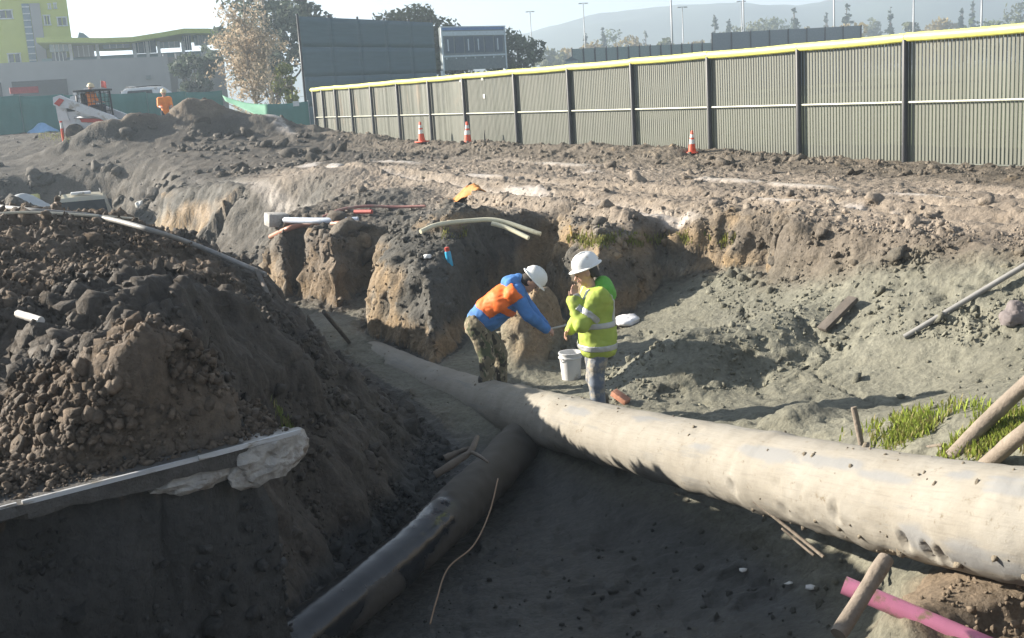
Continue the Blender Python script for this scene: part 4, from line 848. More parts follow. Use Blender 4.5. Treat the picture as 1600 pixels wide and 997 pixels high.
# =================================================================== FAR BUILDINGS, TREES, HILLS
def wall_frame(px0, px1, d0, d1, name, label, cat):
    """Empty at the foot of a facade that runs from px0 to px1; local x along, -y towards the camera"""
    A = PD(px0, 170, d0); B = PD(px1, 170, d1); L = math.hypot(B[0]-A[0], B[1]-A[1])
    o = empty(name, (A[0], A[1], 0), math.atan2(B[1]-A[1], B[0]-A[0]), label, cat)
    def loc(px, py):                    # local (x, z) of a pixel on the facade
        d = _ray(px, py); n = np.array([-(B[1]-A[1]), B[0]-A[0], 0]); t = ((A-CAM)@n)/(d@n); P = CAM+d*t
        return ((P[0]-A[0])*(B[0]-A[0])+(P[1]-A[1])*(B[1]-A[1]))/L, P[2]
    return o, L, loc
YEL = mat('lime_render', (.46, .50, .11), .8, var=.07, scale=.6); GREYW = mat('grey_concrete_wall', (.31, .31, .315), .85, var=.08, scale=.5); DARKG = mat('dark_glass', (.05, .065, .08), .15, spec=.6); PALEG = mat('pale_glass', (.34, .42, .46), .25, spec=.6); BLUEW = mat('slate_blue_panel', (.14, .20, .25), .5); WHITEW = mat('white_trim', (.58, .60, .60), .6); ROOFG = mat('lime_roof', (.38, .44, .10), .6); TEALW = mat('teal_wall', (.17, .25, .27), .7)
yb, L, loc = wall_frame(-210, 127, 104.5, 112, 'lime_green_building', 'tall lime green building with small paired windows at the upper left', 'building')
MB().box((L/2, 9, 17), (L, 18, 36)).build('wall', YEL, yb)
def facade_window(par, loc, x0, y0, x1, y1, panes=2, glass=DARKG, trim=WHITEW, proud=.06):
    (a, zt), (b, zb) = loc(x0, y0), loc(x1, y1); w = b-a; h = zt-zb
    m = MB(); t = .10
    for c, d in (((a+b)/2, zt, ), ((a+b)/2, zb)): m.box((c, -proud/2, d), (w+2*t, proud*2, t))
    for c in (a, b): m.box((c, -proud/2, (zt+zb)/2), (t, proud*2, h+t))
    o = m.build('window', trim, par)
    for i in range(panes):
        xw = w/panes; MB().box((a+xw*(i+.5), -.02, (zt+zb)/2), (xw-.12, .06, h-.06)).build('pane', glass, o)
    return o
for r in ((-2, 16, 20, 29), (68, 24, 79, 39), (89, 27, 105, 40), (12, 84, 33, 98), (-60, 18, -40, 30), (-60, 84, -40, 97), (75, 6, 79, 14), (84, 5, 88, 13)): facade_window(yb, loc, *r)
(a, zt), (b, zb) = loc(33, 6), loc(58, 99); MB().box(((a+b)/2, -.05, (zt+zb)/2), (b-a, .2, zt-zb)).build('stair_window', BLUEW, yb)
for i in range(9): z = zb+(zt-zb)*(i+.5)/9; MB().box(((a+b)/2, -.17, z), (b-a, .06, .10)).build('transom', WHITEW, yb)
MB().box((b+.5, -.10, (zt+zb)/2), (.9, .3, zt-zb)).build('return_wall', GREYW, yb)
# low pavilion with the rising lime roof
pv, L, loc = wall_frame(58, 345, 103, 108, 'pavilion', 'low glazed pavilion with a thin lime roof rising to the right', 'building')
prof = [loc(px, py) for px, py in ((60, 62), (110, 62), (160, 62.5), (205, 61), (250, 54), (285, 48), (322, 48), (360, 52))]
top = prof; bot = [(x, z-.42) for x, z in prof][::-1]; MB().prism(top+bot, -3.0, 12).build('roof', ROOFG, pv, auto=.5)
(xa, za), (xb, zb) = loc(66, 100), loc(345, 100); MB().box(((xa+xb)/2, 6.3, 3.6), (xb-xa, 11.6, 7.2)).build('wall', TEALW, pv)
for i, (x0, x1, y0, y1, gm) in enumerate(((76, 107, 66, 80, PALEG), (113, 148, 72, 88, GREYW), (160, 203, 66, 74, PALEG), (205, 245, 63, 82, BLUEW), (246, 282, 66, 74, PALEG), (284, 300, 56, 78, BLUEW), (302, 330, 54, 70, PALEG), (80, 105, 82, 96, DARKG))):
    (a, zt), (b, z0) = loc(x0, y0), loc(x1, y1); o = MB().box(((a+b)/2, .3, (zt+z0)/2), (b-a, .5, zt-z0)).build('glazing', gm, pv)
    for k in range(1, 4): MB().box((a+(b-a)*k/4, .02, (zt+z0)/2), (.08, .1, zt-z0)).build('mullion', WHITEW, o)
for px in (108, 150, 208, 228, 246, 284, 318): x, z = loc(px, 60); MB().box((x, -.4, z/2-.2), (.28, .28, z-.2)).build('column', WHITEW, pv)
(a, zt), (b, z0) = loc(116, 49), loc(134, 62); MB().prism([(a, z0), (b+.6, z0), (b-.2, zt+.0), (a+.3, zt+.1)], 3, 7).build('roof_vent', TEALW, pv)
# grey wall in front
gw, L, loc = wall_frame(-120, 352, 89, 96, 'grey_block_building', 'long low grey building with a dark garage opening behind the green fence', 'building')
x0, zt = loc(0, 98); x1, zt2 = loc(256, 88); x3, zt3 = loc(350, 86)
MB().prism([(0, 0), (x1, 0), (x1, zt2), (0, zt)], 0, 8).build('wall', GREYW, gw)
MB().prism([(x1+.02, 0), (x3, 0), (x3, zt3), (x1+.02, zt2-.05)], .6, 8).build('wing_wall', mat('grey_wing', (.24, .235, .225), .85, var=.06), gw)
for px in (262, 281, 300, 322): x, z = loc(px, 120); MB().box((x, .3, 3.3), (.35, .8, 6.4)).build('pilaster', GREYW, gw)
(a, z1), (b, z0) = loc(18, 128), loc(109, 160); MB().box(((a+b)/2, -.04, (z1+z0)/2), (b-a, .12, z1-z0)).build('garage_opening', mat('garage_dark', (.05, .055, .06), .7), gw)
(a, z1), (b, z0) = loc(-20, 130), loc(6, 160); MB().box(((a+b)/2, -.04, (z1+z0)/2), (b-a, .12, z1-z0)).build('garage_opening', bpy.data.materials['garage_dark'], gw)
(a, z1), (b, z0) = loc(228, 118), loc(236, 124); MB().box(((a+b)/2, -.1, (z1+z0)/2), (b-a, .3, z1-z0)).build('wall_lamp', SBG, gw)
# red banner strip and green site fence
gf, L, loc = wall_frame(-40, 350, 54, 62, 'green_site_fence', 'temporary site fence covered in green mesh behind the digger', 'fence')
GRN = mat('green_mesh', (.07, .19, .165), .75, var=.16, scale=1.2, stretch=(1, 1, .4)); GRNL = mat('green_mesh_pale', (.10, .26, .17), .75, var=.12)  # the second is the loose sheet's own paler green
def sag_panel(par, x0, x1, z0, z1, m, nm='mesh_panel', dz=.04):
    nx_, nz_ = 12, 6; vs, fs = [], []
    for a in range(nx_):
        for c in range(nz_):
            u, w = a/(nx_-1), c/(nz_-1); sg = dz*math.sin(u*math.pi)*w; vs.append((x0+(x1-x0)*u, -.02+.05*math.sin(u*9+x0)*math.sin(w*3.1)+random.uniform(-.008, .008), z0+(z1-z0)*w-sg))
    for a in range(nx_-1):
        for c in range(nz_-1): q = a*nz_+c; fs.append((q, q+nz_, q+nz_+1, q+1))
    o = MB().add(vs, fs).build(nm, m, par, True); o.modifiers.new('s', 'SOLIDIFY').thickness = .01; return o
np_ = 6
for i in range(np_+1):
    x = L*i/np_; P = gf.matrix_basis @ Vector((x, 0, 0)); zt = loc(-40+390*i/np_, 152-9*i/np_)[1]; MB().tube([(x, .05, .3), (x, .05, zt+.05)], .03, 8).build('post', MASTM, gf, True)
    if i < np_: sag_panel(gf, x+.01, L*(i+1)/np_-.01, .5, zt, GRN)
rs, zr = loc(18, 147); re_, _ = loc(62, 141); 
b = MB(); b.box(((rs+re_)/2, .2, zr+.16), (re_-rs, .05, .3)); b.build('red_banner', mat('faded_red', (.42, .12, .12), .7), gf)
f2, L2, loc2 = wall_frame(414, 482, 57, 57, 'green_site_fence', 'dark green mesh fence panel next to the tall windscreen', 'fence')
zt = loc2(440, 161)[1]; sag_panel(f2, 0, L2, .2, zt, GRN)
for x in (0, L2/2, L2): MB().tube([(x, .05, 0), (x, .05, zt+.05)], .03, 8).build('post', MASTM, f2, True)
MB().tube([(0, -.1, .35), (L2, -.1, .32)], .05, 8).build('bottom_rail', mat('pale_bar', (.5, .48, .38), .6), f2, True)
x, z = loc2(463, 162); MB().box((x, -.08, z), (.3, .04, .25)).build('notice', WHITEW, f2)
# sagging bright green sheet
A, B, C_, D0 = PD(347, 149, 55), PD(418, 163, 52.5), PD(420, 188, 52), PD(352, 158, 54.5)
vs, fs = [], []
for i in range(14):
    for j in range(8):
        u, w = i/13, j/7; p = (A*(1-u)+B*u)*(1-w)+(D0*(1-u)+C_*u)*w; vs.append(p-A+np.array([0, .08*math.sin(u*7)*w, -.12*math.sin(u*math.pi)*(1-w)]))
for i in range(13):
    for j in range(7): q = i*8+j; fs.append((q, q+1, q+9, q+8))
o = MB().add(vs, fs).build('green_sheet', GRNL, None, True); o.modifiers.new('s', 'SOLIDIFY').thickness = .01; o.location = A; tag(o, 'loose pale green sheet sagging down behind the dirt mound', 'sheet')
for pth_ in (([PD(346, 148, 55.1)]),): pass

# ---- trees
def leaf_mat(name, c, var=.35):
    m, t, b = nodes(name); oi = N(t, 'ShaderNodeAttribute', attribute_name='shade'); r = N(t, 'ShaderNodeValToRGB'); c = np.array(c)
    r.color_ramp.elements[0].color = (*np.clip(c*(1-var), 0, 1), 1); r.color_ramp.elements[1].color = (*np.clip(c*(1+var), 0, 1), 1); t.links.new(oi.outputs['Fac'], r.inputs[0]); t.links.new(r.outputs[0], b.inputs['Base Color'])
    b.inputs['Roughness'].default_value = .6; b.inputs['Specular IOR Level'].default_value = .25
    try: b.inputs['Transmission Weight'].default_value = 0
    except Exception: pass
    tr = N(t, 'ShaderNodeBsdfTranslucent'); t.links.new(r.outputs[0], tr.inputs[0]); ms = N(t, 'ShaderNodeMixShader'); ms.inputs[0].default_value = .35
    t.links.new(b.outputs[0], ms.inputs[1]); t.links.new(tr.outputs[0], ms.inputs[2]); t.links.new(ms.outputs[0], t.nodes['Material Output'].inputs[0]); return m
BARK = mat('bark', (.12, .095, .075), .9, var=.3, bump=.5)
def crown_mesh(name, clusters, nleaf, size, m, parent, R, aspect=1.0):
    """leaf cards spread through clusters (centre, radius)"""
    cs = np.array([c for c, r in clusters]); rs = np.array([r for c, r in clusters]); w = rs**2; w = w/w.sum()
    k = R.choice(len(cs), nleaf, p=w); d = R.normal(size=(nleaf, 3)); d /= np.linalg.norm(d, axis=1)[:, None]; rr = R.uniform(.35, 1, nleaf)**.5
    P = cs[k]+d*(rs[k]*rr)[:, None]*np.array([1, 1, .8]); P += R.normal(0, .06, P.shape)*rs[k][:, None]
    n = R.normal(size=(nleaf, 3))+d*.6; n /= np.linalg.norm(n, axis=1)[:, None]; u = np.cross(n, R.normal(size=(nleaf, 3))); u /= np.linalg.norm(u, axis=1)[:, None]; v = np.cross(n, u)
    s = size*R.uniform(.5, 1.35, nleaf)[:, None]; V = np.stack([P-u*s, P+v*s*.55*aspect, P+u*s, P-v*s*.55*aspect], 1).reshape(-1, 3)
    o = mesh_obj(name, V, np.arange(nleaf*4).reshape(-1, 4), m, parent); a = o.data.attributes.new('shade', 'FLOAT', 'POINT'); cl = R.uniform(0, 1, len(cs))
    a.data.foreach_set('value', np.repeat(np.clip(cl[k]*.6+R.uniform(0, .5, nleaf), 0, 1), 4).astype(np.float32)); return o
def tree(name, label, base, h, rx, m, nleaf, leaf, seed, group=None, trunk_h=.35, ncl=26, shape='round', tr=None, cr=.34, bark=BARK):
    R = np.random.default_rng(seed); root = empty(name, base, R.uniform(0, 6), label, 'tree', group); b = MB(); tr = tr or h*.022
    cl = []; zc = h*(1+trunk_h)/2; hz_ = h*(1-trunk_h)/2
    for i in range(ncl):
        if shape == 'cone':
            u = R.uniform(0, 1)**.8; z = trunk_h*h+u*(h*(1-trunk_h))*.97; r_ = rx*(1-u)*.9+.04*rx; th = R.uniform(0, 6.28); q = math.sqrt(R.uniform(0.1, 1)); c = (r_*q*math.cos(th), r_*q*math.sin(th), z); cl.append((c, rx*cr*(1.1-u*.85)))
        else:
            d = R.normal(size=3); d /= np.linalg.norm(d); q = R.uniform(.35, 1)**.5*.78; c = (d[0]*rx*q, d[1]*rx*q, zc+d[2]*hz_*q); cl.append((c, rx*cr*R.uniform(.65, 1.2)))
    P = spline([(0, 0, -.3), (R.uniform(-.1, .1)*rx, R.uniform(-.1, .1)*rx, h*trunk_h), (R.uniform(-.15, .15)*rx, 0, h*.75 if shape != 'cone' else h*.97)], 10)
    b.tube(P, [tr*(1.25-1.15*i/9) for i in range(10)], 8)
    for (c, r) in cl[:min(ncl, 14)]:
        k = int(np.clip((c[2]*.72)/h*10, 2, 8)); b.tube(spline([P[k], (np.array(P[k])+np.array(c))/2+[0, 0, -.06*h*(shape == 'round')], c], 5), [tr*.45*(1-.75*i/4) for i in range(5)], 5)
    b.build('trunk', bark, root, True); crown_mesh('crown', cl, nleaf, leaf, m, root, R); return root
OLIVE = leaf_mat('leaf_olive', (.115, .125, .055)); DGREEN = leaf_mat('leaf_dark', (.06, .08, .055)); MGREEN = leaf_mat('leaf_mid', (.095, .12, .065)); TAN = leaf_mat('leaf_tan', (.43, .345, .245), .25); YELL = leaf_mat('leaf_yellow', (.26, .20, .07)); BLUEG = leaf_mat('leaf_bluegreen', (.105, .13, .10)); SHRUB = leaf_mat('leaf_lime', (.24, .26, .08))
def tb(px, d, z=0.15): p = PD(px, 170, d); return (p[0], p[1], z)
tree('leafy_tree', 'big dark leafy tree rising behind the bare tan tree', tb(430, 84), 11.2, 5.2, BLUEG, 5200, .24, 1, trunk_h=.25, ncl=44, cr=.26)
tree('leafy_tree', 'dark shrubby tree against the right end of the grey building', tb(312, 84, .5), 6.2, 1.9, DGREEN, 1500, .20, 2, trunk_h=.25, ncl=16)
tree('broad_tree', 'broad olive tree behind the tall windscreen', tb(655, 98), 9.9, 4.6, OLIVE, 4200, .23, 3, trunk_h=.25, ncl=36, cr=.27)
tree('broad_tree', 'lower olive tree peeping over the left part of the windscreen', tb(575, 96), 8.2, 2.6, OLIVE, 1300, .22, 33, trunk_h=.3, ncl=16)
tree('dark_tree', 'rounded dark green tree right of the scoreboard', tb(806, 98), 7.3, 3.0, MGREEN, 2600, .21, 4, trunk_h=.2, ncl=26)
tree('dark_tree', 'smaller dark tree between windscreen and scoreboard', tb(722, 96), 7.4, 2.6, MGREEN, 1700, .21, 34, trunk_h=.2, ncl=18)
tree('lime_shrub', 'yellow green shrub beside the tall windscreen post', tb(460, 64, .4), 4.2, 1.15, SHRUB, 800, .13, 5, trunk_h=.2, ncl=10)
# winter tree with dry tan leaves
R = np.random.default_rng(77); base = tb(404, 63.5, .7); wt = empty('winter_tree', base, 0, 'leafless looking tan tree with upright twigs in front of the dark tree', 'tree'); b = MB(); cl = []
P0 = spline([(0, 0, -.4), (-.1, 0, 1.2), (-.25, 0, 2.4), (-.1, 0, 5.4)], 12); b.tube(P0, [.10*(1-.8*i/11) for i in range(12)], 8)
for i in range(46):
    k = R.integers(1, 10); th = R.uniform(0, 6.28); L = R.uniform(1.0, 2.3)*(1-.04*k); e = P0[k]+np.array([math.cos(th)*L*.62, math.sin(th)*L*.62, L*R.uniform(.5, 1.0)])
    q = spline([P0[k], (P0[k]+e)/2+R.normal(0, .12, 3), e], 6); b.tube(q, [.032*(1-.8*j/5) for j in range(6)], 5)
    cl.append((tuple(e), .42*R.uniform(.6, 1.1))); cl.append((tuple((P0[k]+e)/2), .35)); 
    for s_ in range(3): e2 = e+R.normal(0, .38, 3); b.tube([q[3], (q[3]+e2)/2+R.normal(0, .05, 3), e2], [.014, .01, .004], 4); cl.append((tuple(e2), .26))
wt.scale = (1.4, 1.4, 1.42); b.build('trunk', mat('pale_bark', (.30, .25, .19), .9), wt, True); crown_mesh('crown', cl, 4200, .075, TAN, wt, R, .8)
p = PD(417, 70, 80); u = empty('utility_pole', (p[0], p[1], 0), .3, 'tall slender tan pole standing among the trees behind the bare tree', 'pole'); MB().tube([(0, 0, -.3), (0, 0, 14)], [.15, .10], 8).build('mast', mat('pole_wood', (.34, .28, .22), .85), u, True); MB().box((0, 0, 13.2), (2.2, .1, .12)).build('crossarm', BARK, u)
# tree line across the field
R = np.random.default_rng(3)
KIND = {'conifer': (DGREEN, 'cone', 'dark pointed conifer'), 'round': (OLIVE, 'round', 'olive rounded tree'), 'yellow': (YELL, 'round', 'yellowing autumn tree'), 'green': (MGREEN, 'round', 'mid green rounded tree')}
far = [(858, 74, 'round', 1.2, 'left end of the distant tree line'), (880, 66, 'yellow', 1.0, 'beside the white shed'), (898, 70, 'round', 1.0, 'just behind the white shed'), (915, 50, 'conifer', .8, 'standing first in the distant row'), (934, 58, 'yellow', 1.0, 'over the left part of the pale distant fence'), (942, 42, 'conifer', .9, 'left of a tall dark pair'), (962, 43, 'green', 1.2, 'over the middle of the pale distant fence'), (985, 50, 'yellow', 1.1, 'between two dark trees over the pale distant fence'), (1008, 45, 'conifer', .9, 'right of an autumn tree over the pale fence'), (1030, 56, 'round', 1.0, 'low near the tall thin mast'), (1085, 54, 'yellow', .9, 'low over the right part of the pale distant fence'),
       (1117, 20, 'conifer', .9, 'at the left end of the dark distant fence'), (1138, 27, 'conifer', .9, 'close beside a bushy group'), (1160, 30, 'round', 1.6, 'left of a bushy pair behind the dark fence'), (1190, 22, 'round', 1.9, 'largest behind the dark distant fence'), (1222, 20, 'green', 1.9, 'right of the largest bushy tree'), (1240, 8, 'conifer', 1.0, 'tall beside the bushy group'), (1268, 34, 'yellow', 1.1, 'low right of the bushy group'), (1291, 18, 'conifer', .9, 'slim left of a floodlight mast'), (1323, 3, 'conifer', 1.2, 'tallest in the distant row'), (1338, 26, 'yellow', 1.3, 'broad beside the tallest conifer'), (1365, 22, 'round', 1.0, 'over the right end of the dark fence'), (1391, 8, 'conifer', .8, 'slim and alone right of the dark fence'), (1420, 26, 'round', 1.0, 'just left of a mast behind the cap'), (1452, 24, 'yellow', 1.0, 'low behind the cap'), (1480, 22, 'yellow', 1.1, 'low between masts behind the cap'), (1503, 12, 'conifer', .9, 'near the rightmost mast'), (1520, -3, 'conifer', .7, 'thin beside the rightmost mast'), (1555, 10, 'green', 1.6, 'right of the rightmost mast'), (1590, 6, 'round', 1.6, 'at the right edge of the picture')]
for i, (px, py, kd, w, where) in enumerate(far):
    d = R.uniform(240, 330); p = PD(px, py, d); m, sh, ds = KIND[kd]; h = p[2]
    tree('distant_tree', '%s %s' % (ds, where), (p[0], p[1], 0), h, 2.6*w if sh == 'cone' else 4.0*w, m, 700, .62 if sh != 'cone' else .5, 100+i, 'tree line across the field', trunk_h=.10, ncl=16 if sh != 'cone' else 40, shape=sh, cr=.42)
hedge_cl = []
A = PD(840, 90, 345); B = PD(1660, 40, 350)
for i in range(110): u = i/109; hedge_cl.append((tuple(A*(1-u)+B*u+np.array([0, R.uniform(-6, 6), 0])-np.array([0, 0, 0])), R.uniform(2.5, 4.2)))
hedge_cl = [((c[0], c[1], R.uniform(2.0, 5.0)), r) for c, r in hedge_cl]
o = crown_mesh('distant_wood', hedge_cl, 6500, .8, MGREEN, None, R); tag(o, 'hazy band of low distant trees under the hills', 'wood', kind='stuff')
# hills
nxh, nyh = 180, 26; X = np.linspace(-500, 1200, nxh); Yh = np.linspace(680, 1080, nyh); XX_, YY_ = np.meshgrid(X, Yh)
t_ = (YY_-680)/400; ridge = .475*np.interp(XX_/(YY_/850)*2.06, [-900, -200, 60, 160, 330, 500, 800, 1100, 1600, 2400], [60, 70, 92, 108, 112, 116, 124, 130, 134, 134])
Zh = ridge*np.sin(np.clip(t_, 0, 1)*math.pi)**.8*(1+.16*fbm2(XX_/75, YY_/75, 4, 131))-3
id_ = np.arange(nxh*nyh).reshape(nyh, nxh); qh = np.stack([id_[:-1, :-1], id_[:-1, 1:], id_[1:, 1:], id_[1:, :-1]], -1).reshape(-1, 4)
hl = mesh_obj('hills', np.stack([XX_, YY_, Zh], -1).reshape(-1, 3), qh, mat('wooded_hill', (.05, .065, .04), .9, var=.35, scale=.02), None, True); tag(hl, kind='structure')
# ---- air
hz = MB().box((0, 0, 33), (6800, 7000, 78)).build('haze', None); hz.location = (0, 0, 0); tag(hz, 'thin morning haze over the whole site', 'haze', kind='stuff')
m = bpy.data.materials.new('haze_air'); m.use_nodes = True; t = m.node_tree; t.nodes.clear(); vo = t.nodes.new('ShaderNodeVolumePrincipled'); vo.inputs['Density'].default_value = .0014; vo.inputs['Color'].default_value = (.70, .85, 1.0, 1); vo.inputs['Anisotropy'].default_value = .35
mo = t.nodes.new('ShaderNodeOutputMaterial'); t.links.new(vo.outputs[0], mo.inputs['Volume']); hz.data.materials.append(m)
# =================================================================== PEOPLE
def surface_nets(F, org, h):
    """closed surface of F<0 on a regular grid"""
    s = F < 0; nx_, ny_, nz_ = F.shape
    c = np.zeros((nx_-1, ny_-1, nz_-1, 3)); cnt = np.zeros((nx_-1, ny_-1, nz_-1)); 
    corners = [(i, j, k) for i in (0, 1) for j in (0, 1) for k in (0, 1)]
    def sub(A, o): return A[o[0]:A.shape[0]-1+o[0], o[1]:A.shape[1]-1+o[1], o[2]:A.shape[2]-1+o[2]]
    for a in corners:
        for ax in range(3):
            if a[ax] == 0:
                b = list(a); b[ax] = 1; b = tuple(b); fa, fb = sub(F, a), sub(F, b); m = (fa < 0) != (fb < 0)
                t = np.where(m, fa/np.where(m, fa-fb, 1), 0); p = np.zeros(fa.shape+(3,)); p[...] = a; p[..., ax] += t
                c += np.where(m[..., None], p, 0); cnt += m
    act = cnt > 0; idx_ = -np.ones(act.shape, int); idx_[act] = np.arange(act.sum())
    pos = np.argwhere(act)+c[act]/cnt[act][:, None]; V = pos*h+org; faces = []
    for ax in range(3):
        sl0 = [slice(1, -1)]*3; sl1 = [slice(1, -1)]*3; sl0[ax] = slice(0, -1); sl1[ax] = slice(1, None)
        a, b = s[tuple(sl0)], s[tuple(sl1)]; e = np.argwhere(a != b); 
        if not len(e): continue
        fl = a[tuple(e.T)]; e = e+np.array([0 if i == ax else 1 for i in range(3)]); u, v = (ax+1) % 3, (ax+2) % 3
        def at(du, dv): q = e.copy(); q[:, u] += du; q[:, v] += dv; return idx_[tuple(q.T)]
        q = np.stack([at(-1, -1), at(0, -1), at(0, 0), at(-1, 0)], 1); q[~fl] = q[~fl][:, ::-1]; faces.append(q)
    return V, np.concatenate(faces)
class Fig:
    """a soft body from tapered limbs"""
    def __init__(s): s.p = []
    def limb(s, a, b, ra, rb, k=.03, tagn=''): s.p.append(('c', np.array(a, float), np.array(b, float), ra, rb, k, tagn)); return s
    def ball(s, c, r, k=.03, tagn=''): s.p.append(('e', np.array(c, float), np.array(r, float) if hasattr(r, '__len__') else np.full(3, float(r)), 0, 0, k, tagn)); return s
    def field(s, ax, grow=0.0, only=None):
        D = np.full([len(a) for a in ax], 9.0)
        for t, a, b, ra, rb, k, tg in s.p:
            if only and tg not in only: continue
            R = (max(ra, rb) if t == 'c' else 0)+grow+k+.05
            lo = np.minimum(a, b)-R if t == 'c' else a-b-R; hi = np.maximum(a, b)+R if t == 'c' else a+b+R
            sl = tuple(slice(max(0, int(np.searchsorted(ax[i], lo[i]))), int(np.searchsorted(ax[i], hi[i]))) for i in range(3))
            X = np.stack(np.meshgrid(*[ax[i][sl[i]] for i in range(3)], indexing='ij'), -1)
            if t == 'c':
                ba = b-a; L = ba@ba; h = np.clip(((X-a)@ba)/L, 0, 1); d = np.linalg.norm(X-a-h[..., None]*ba, axis=-1)-(ra+(rb-ra)*h)
            else:
                q = np.linalg.norm((X-a)/b, axis=-1); d = (q-1)*b.min()
            d = d-grow; D0 = D[sl]
            hh = np.clip(.5+.5*(D0-d)/k, 0, 1); D[sl] = D0+(d-D0)*hh-k*hh*(1-hh)
        return D
    def mesh(s, h, grow=0.0, only=None, cut=None, noise=None, pad=.06):
        P = [p for p in s.p if not only or p[6] in only]; lo = np.min([np.minimum(p[1]-max(p[3], np.max(p[2]) if p[0] == 'e' else 0), (p[2]-p[4]) if p[0] == 'c' else p[1]) for p in P], axis=0)-pad-grow; hi = np.max([np.maximum(p[1]+max(p[3], np.max(p[2]) if p[0] == 'e' else 0), (p[2]+p[4]) if p[0] == 'c' else p[1]) for p in P], axis=0)+pad+grow
        ax = [np.arange(lo[i], hi[i], h) for i in range(3)]; D = s.field(ax, grow, only); nr = np.argwhere(D < .09); q = np.stack([ax[i][nr[:, i]] for i in range(3)], -1); d = D[tuple(nr.T)]
        if noise is not None: d = d+noise(q[:, 0], q[:, 1], q[:, 2])
        if cut is not None: d = np.maximum(d, cut(q))
        D[tuple(nr.T)] = d
        V, Fq = surface_nets(D, lo, h); return V, Fq
def wrinkle(seed, a=.010, b=.005): return lambda x, y, z: a*n3(x*6, y*6, z*10+seed, seed)+b*1.6*(.4-np.abs(n3(x*11+2*z, y*11, z*22-x*6, seed+1))*1.0)+b*.7*n3(x*30, y*30, z*34, seed+2)
SKIN = mat('skin', (.46, .27, .20), .55, var=.1, scale=14); HATW = mat('hard_hat_white', (.74, .74, .72), .3, var=.05, dirt=(.5, .45, .38), dirt_amt=.1, dirt_scale=8); HAIR = mat('dark_hair', (.03, .024, .02), .7)
def offset_faces(V, Fq, sel, d, thick=.004):
    """thin closed shell lifted off a garment over the faces selected by their centre"""
    c = V[Fq].mean(1); k = sel(c); f = Fq[k]
    if not len(f): return None
    lab = np.arange(len(V))                                   # keep the largest connected patch
    for _ in range(400):
        mn = lab[f].min(1); old = lab.copy()
        for j in range(4): np.minimum.at(lab, f[:, j], mn)
        if (lab == old).all(): break
    fl = lab[f[:, 0]]; u0, ct = np.unique(fl, return_counts=True); f = f[fl == u0[ct.argmax()]]
    n = np.zeros_like(V); fn = np.cross(V[Fq[:, 2]]-V[Fq[:, 0]], V[Fq[:, 3]]-V[Fq[:, 1]])
    for j in range(4): np.add.at(n, Fq[:, j], fn)
    n /= np.linalg.norm(n, axis=1)[:, None]+1e-9; u, inv = np.unique(f, return_inverse=True); f2 = inv.reshape(f.shape)
    top = V[u]+n[u]*d; return top, f2
def garment(name, fig, h, m, parent, **kw):
    V, Fq = fig.mesh(h, **kw); o = mesh_obj(name, V, Fq, m, parent, True); return o, V, Fq
def shell(name, V, Fq, sel, d, m, parent):
    r = offset_faces(V, Fq, sel, d)
    if r is None: return None
    o = mesh_obj(name, r[0], r[1], m, parent, True); o.modifiers.new('s', 'SOLIDIFY').thickness = .006; return o
def hard_hat(parent, c, tilt, yaw=0.0, sc=1.0, m=HATW):
    """dome, ridge and brim; front is +x"""
    R = Matrix.Rotation(yaw, 3, 'Z') @ Matrix.Rotation(tilt, 3, 'Y'); vs, fs = [], []; n = 28
    prof = [(.125, -.012), (.158, -.008), (.160, .0), (.136, .012), (.130, .05), (.115, .095), (.085, .125), (.045, .142), (.0, .148)]
    for r, z in prof:
        for k in range(n):
            th = 2*math.pi*k/n; e = 1.18 if r < .15 else 1.18+.16*max(0, math.cos(th))**2; rr = r*.92*sc
            vs.append((rr*e*math.cos(th), rr*.98*math.sin(th), (z+(.012*math.cos(3*math.asin(max(-1, min(1, math.sin(th))))) if .02 < r < .12 and abs(math.sin(th)) < .3 else 0))*sc))
    for i in range(len(prof)-1):
        for k in range(n): fs.append((i*n+k, i*n+(k+1) % n, (i+1)*n+(k+1) % n, (i+1)*n+k))
    fs.append(tuple(range(n))[::-1]); vs = [R @ Vector(v)+Vector(c) for v in vs]
    hat = MB().add(vs, fs).build('hard_hat', m, parent, auto=.9)
    b = MB().tube([R @ Vector((x*sc, 0, z*sc))+Vector(c) for x, z in ((.145, .03), (.12, .095), (.06, .142), (0, .153), (-.06, .142), (-.12, .095), (-.145, .03))], .012*sc, 8); b.build('ridge', m, hat, True)
    return hat
def hand(fig, w, d, side, curl=.5, palm_n=(0, 0, -1)):
    """palm, four fingers and a thumb; w wrist, d pointing direction, side the thumb side"""
    w, d, sd = np.array(w, float), np.array(d, float), np.array(side, float); d /= np.linalg.norm(d); sd = sd-d*(sd@d); sd /= np.linalg.norm(sd); nrm = np.array(palm_n, float); nrm = np.cross(d, sd) if abs(np.cross(d, sd)@nrm) < 1e-6 else np.cross(d, sd)*np.sign(np.cross(d, sd)@nrm)
    fig.limb(w, w+d*.05, .027, .026, .02); 
    for i, (off, L) in enumerate(((.030, .072), (.010, .080), (-.010, .075), (-.030, .058))):
        a = w+d*.035+sd*off*.7; k = w+d*.088+sd*off; fig.limb(a, k, .017, .0125, .012); c1 = math.cos(curl*.8); s1 = math.sin(curl*.8)
        m1 = k+(d*c1+nrm*s1)*L*.5; c2 = math.cos(curl*1.7); s2 = math.sin(curl*1.7); m2 = m1+(d*c2+nrm*s2)*L*.5
        fig.limb(k, m1, .0105, .0095, .006); fig.limb(m1, m2, .0095, .008, .006)
    t0 = w+d*.02+sd*.022; t1 = t0+(d*.6+sd*.8)*.04+nrm*.01; t2 = t1+(d*.9+sd*.25)*.035+nrm*.012; fig.limb(t0, t1, .015, .012, .01); fig.limb(t1, t2, .011, .009, .006)
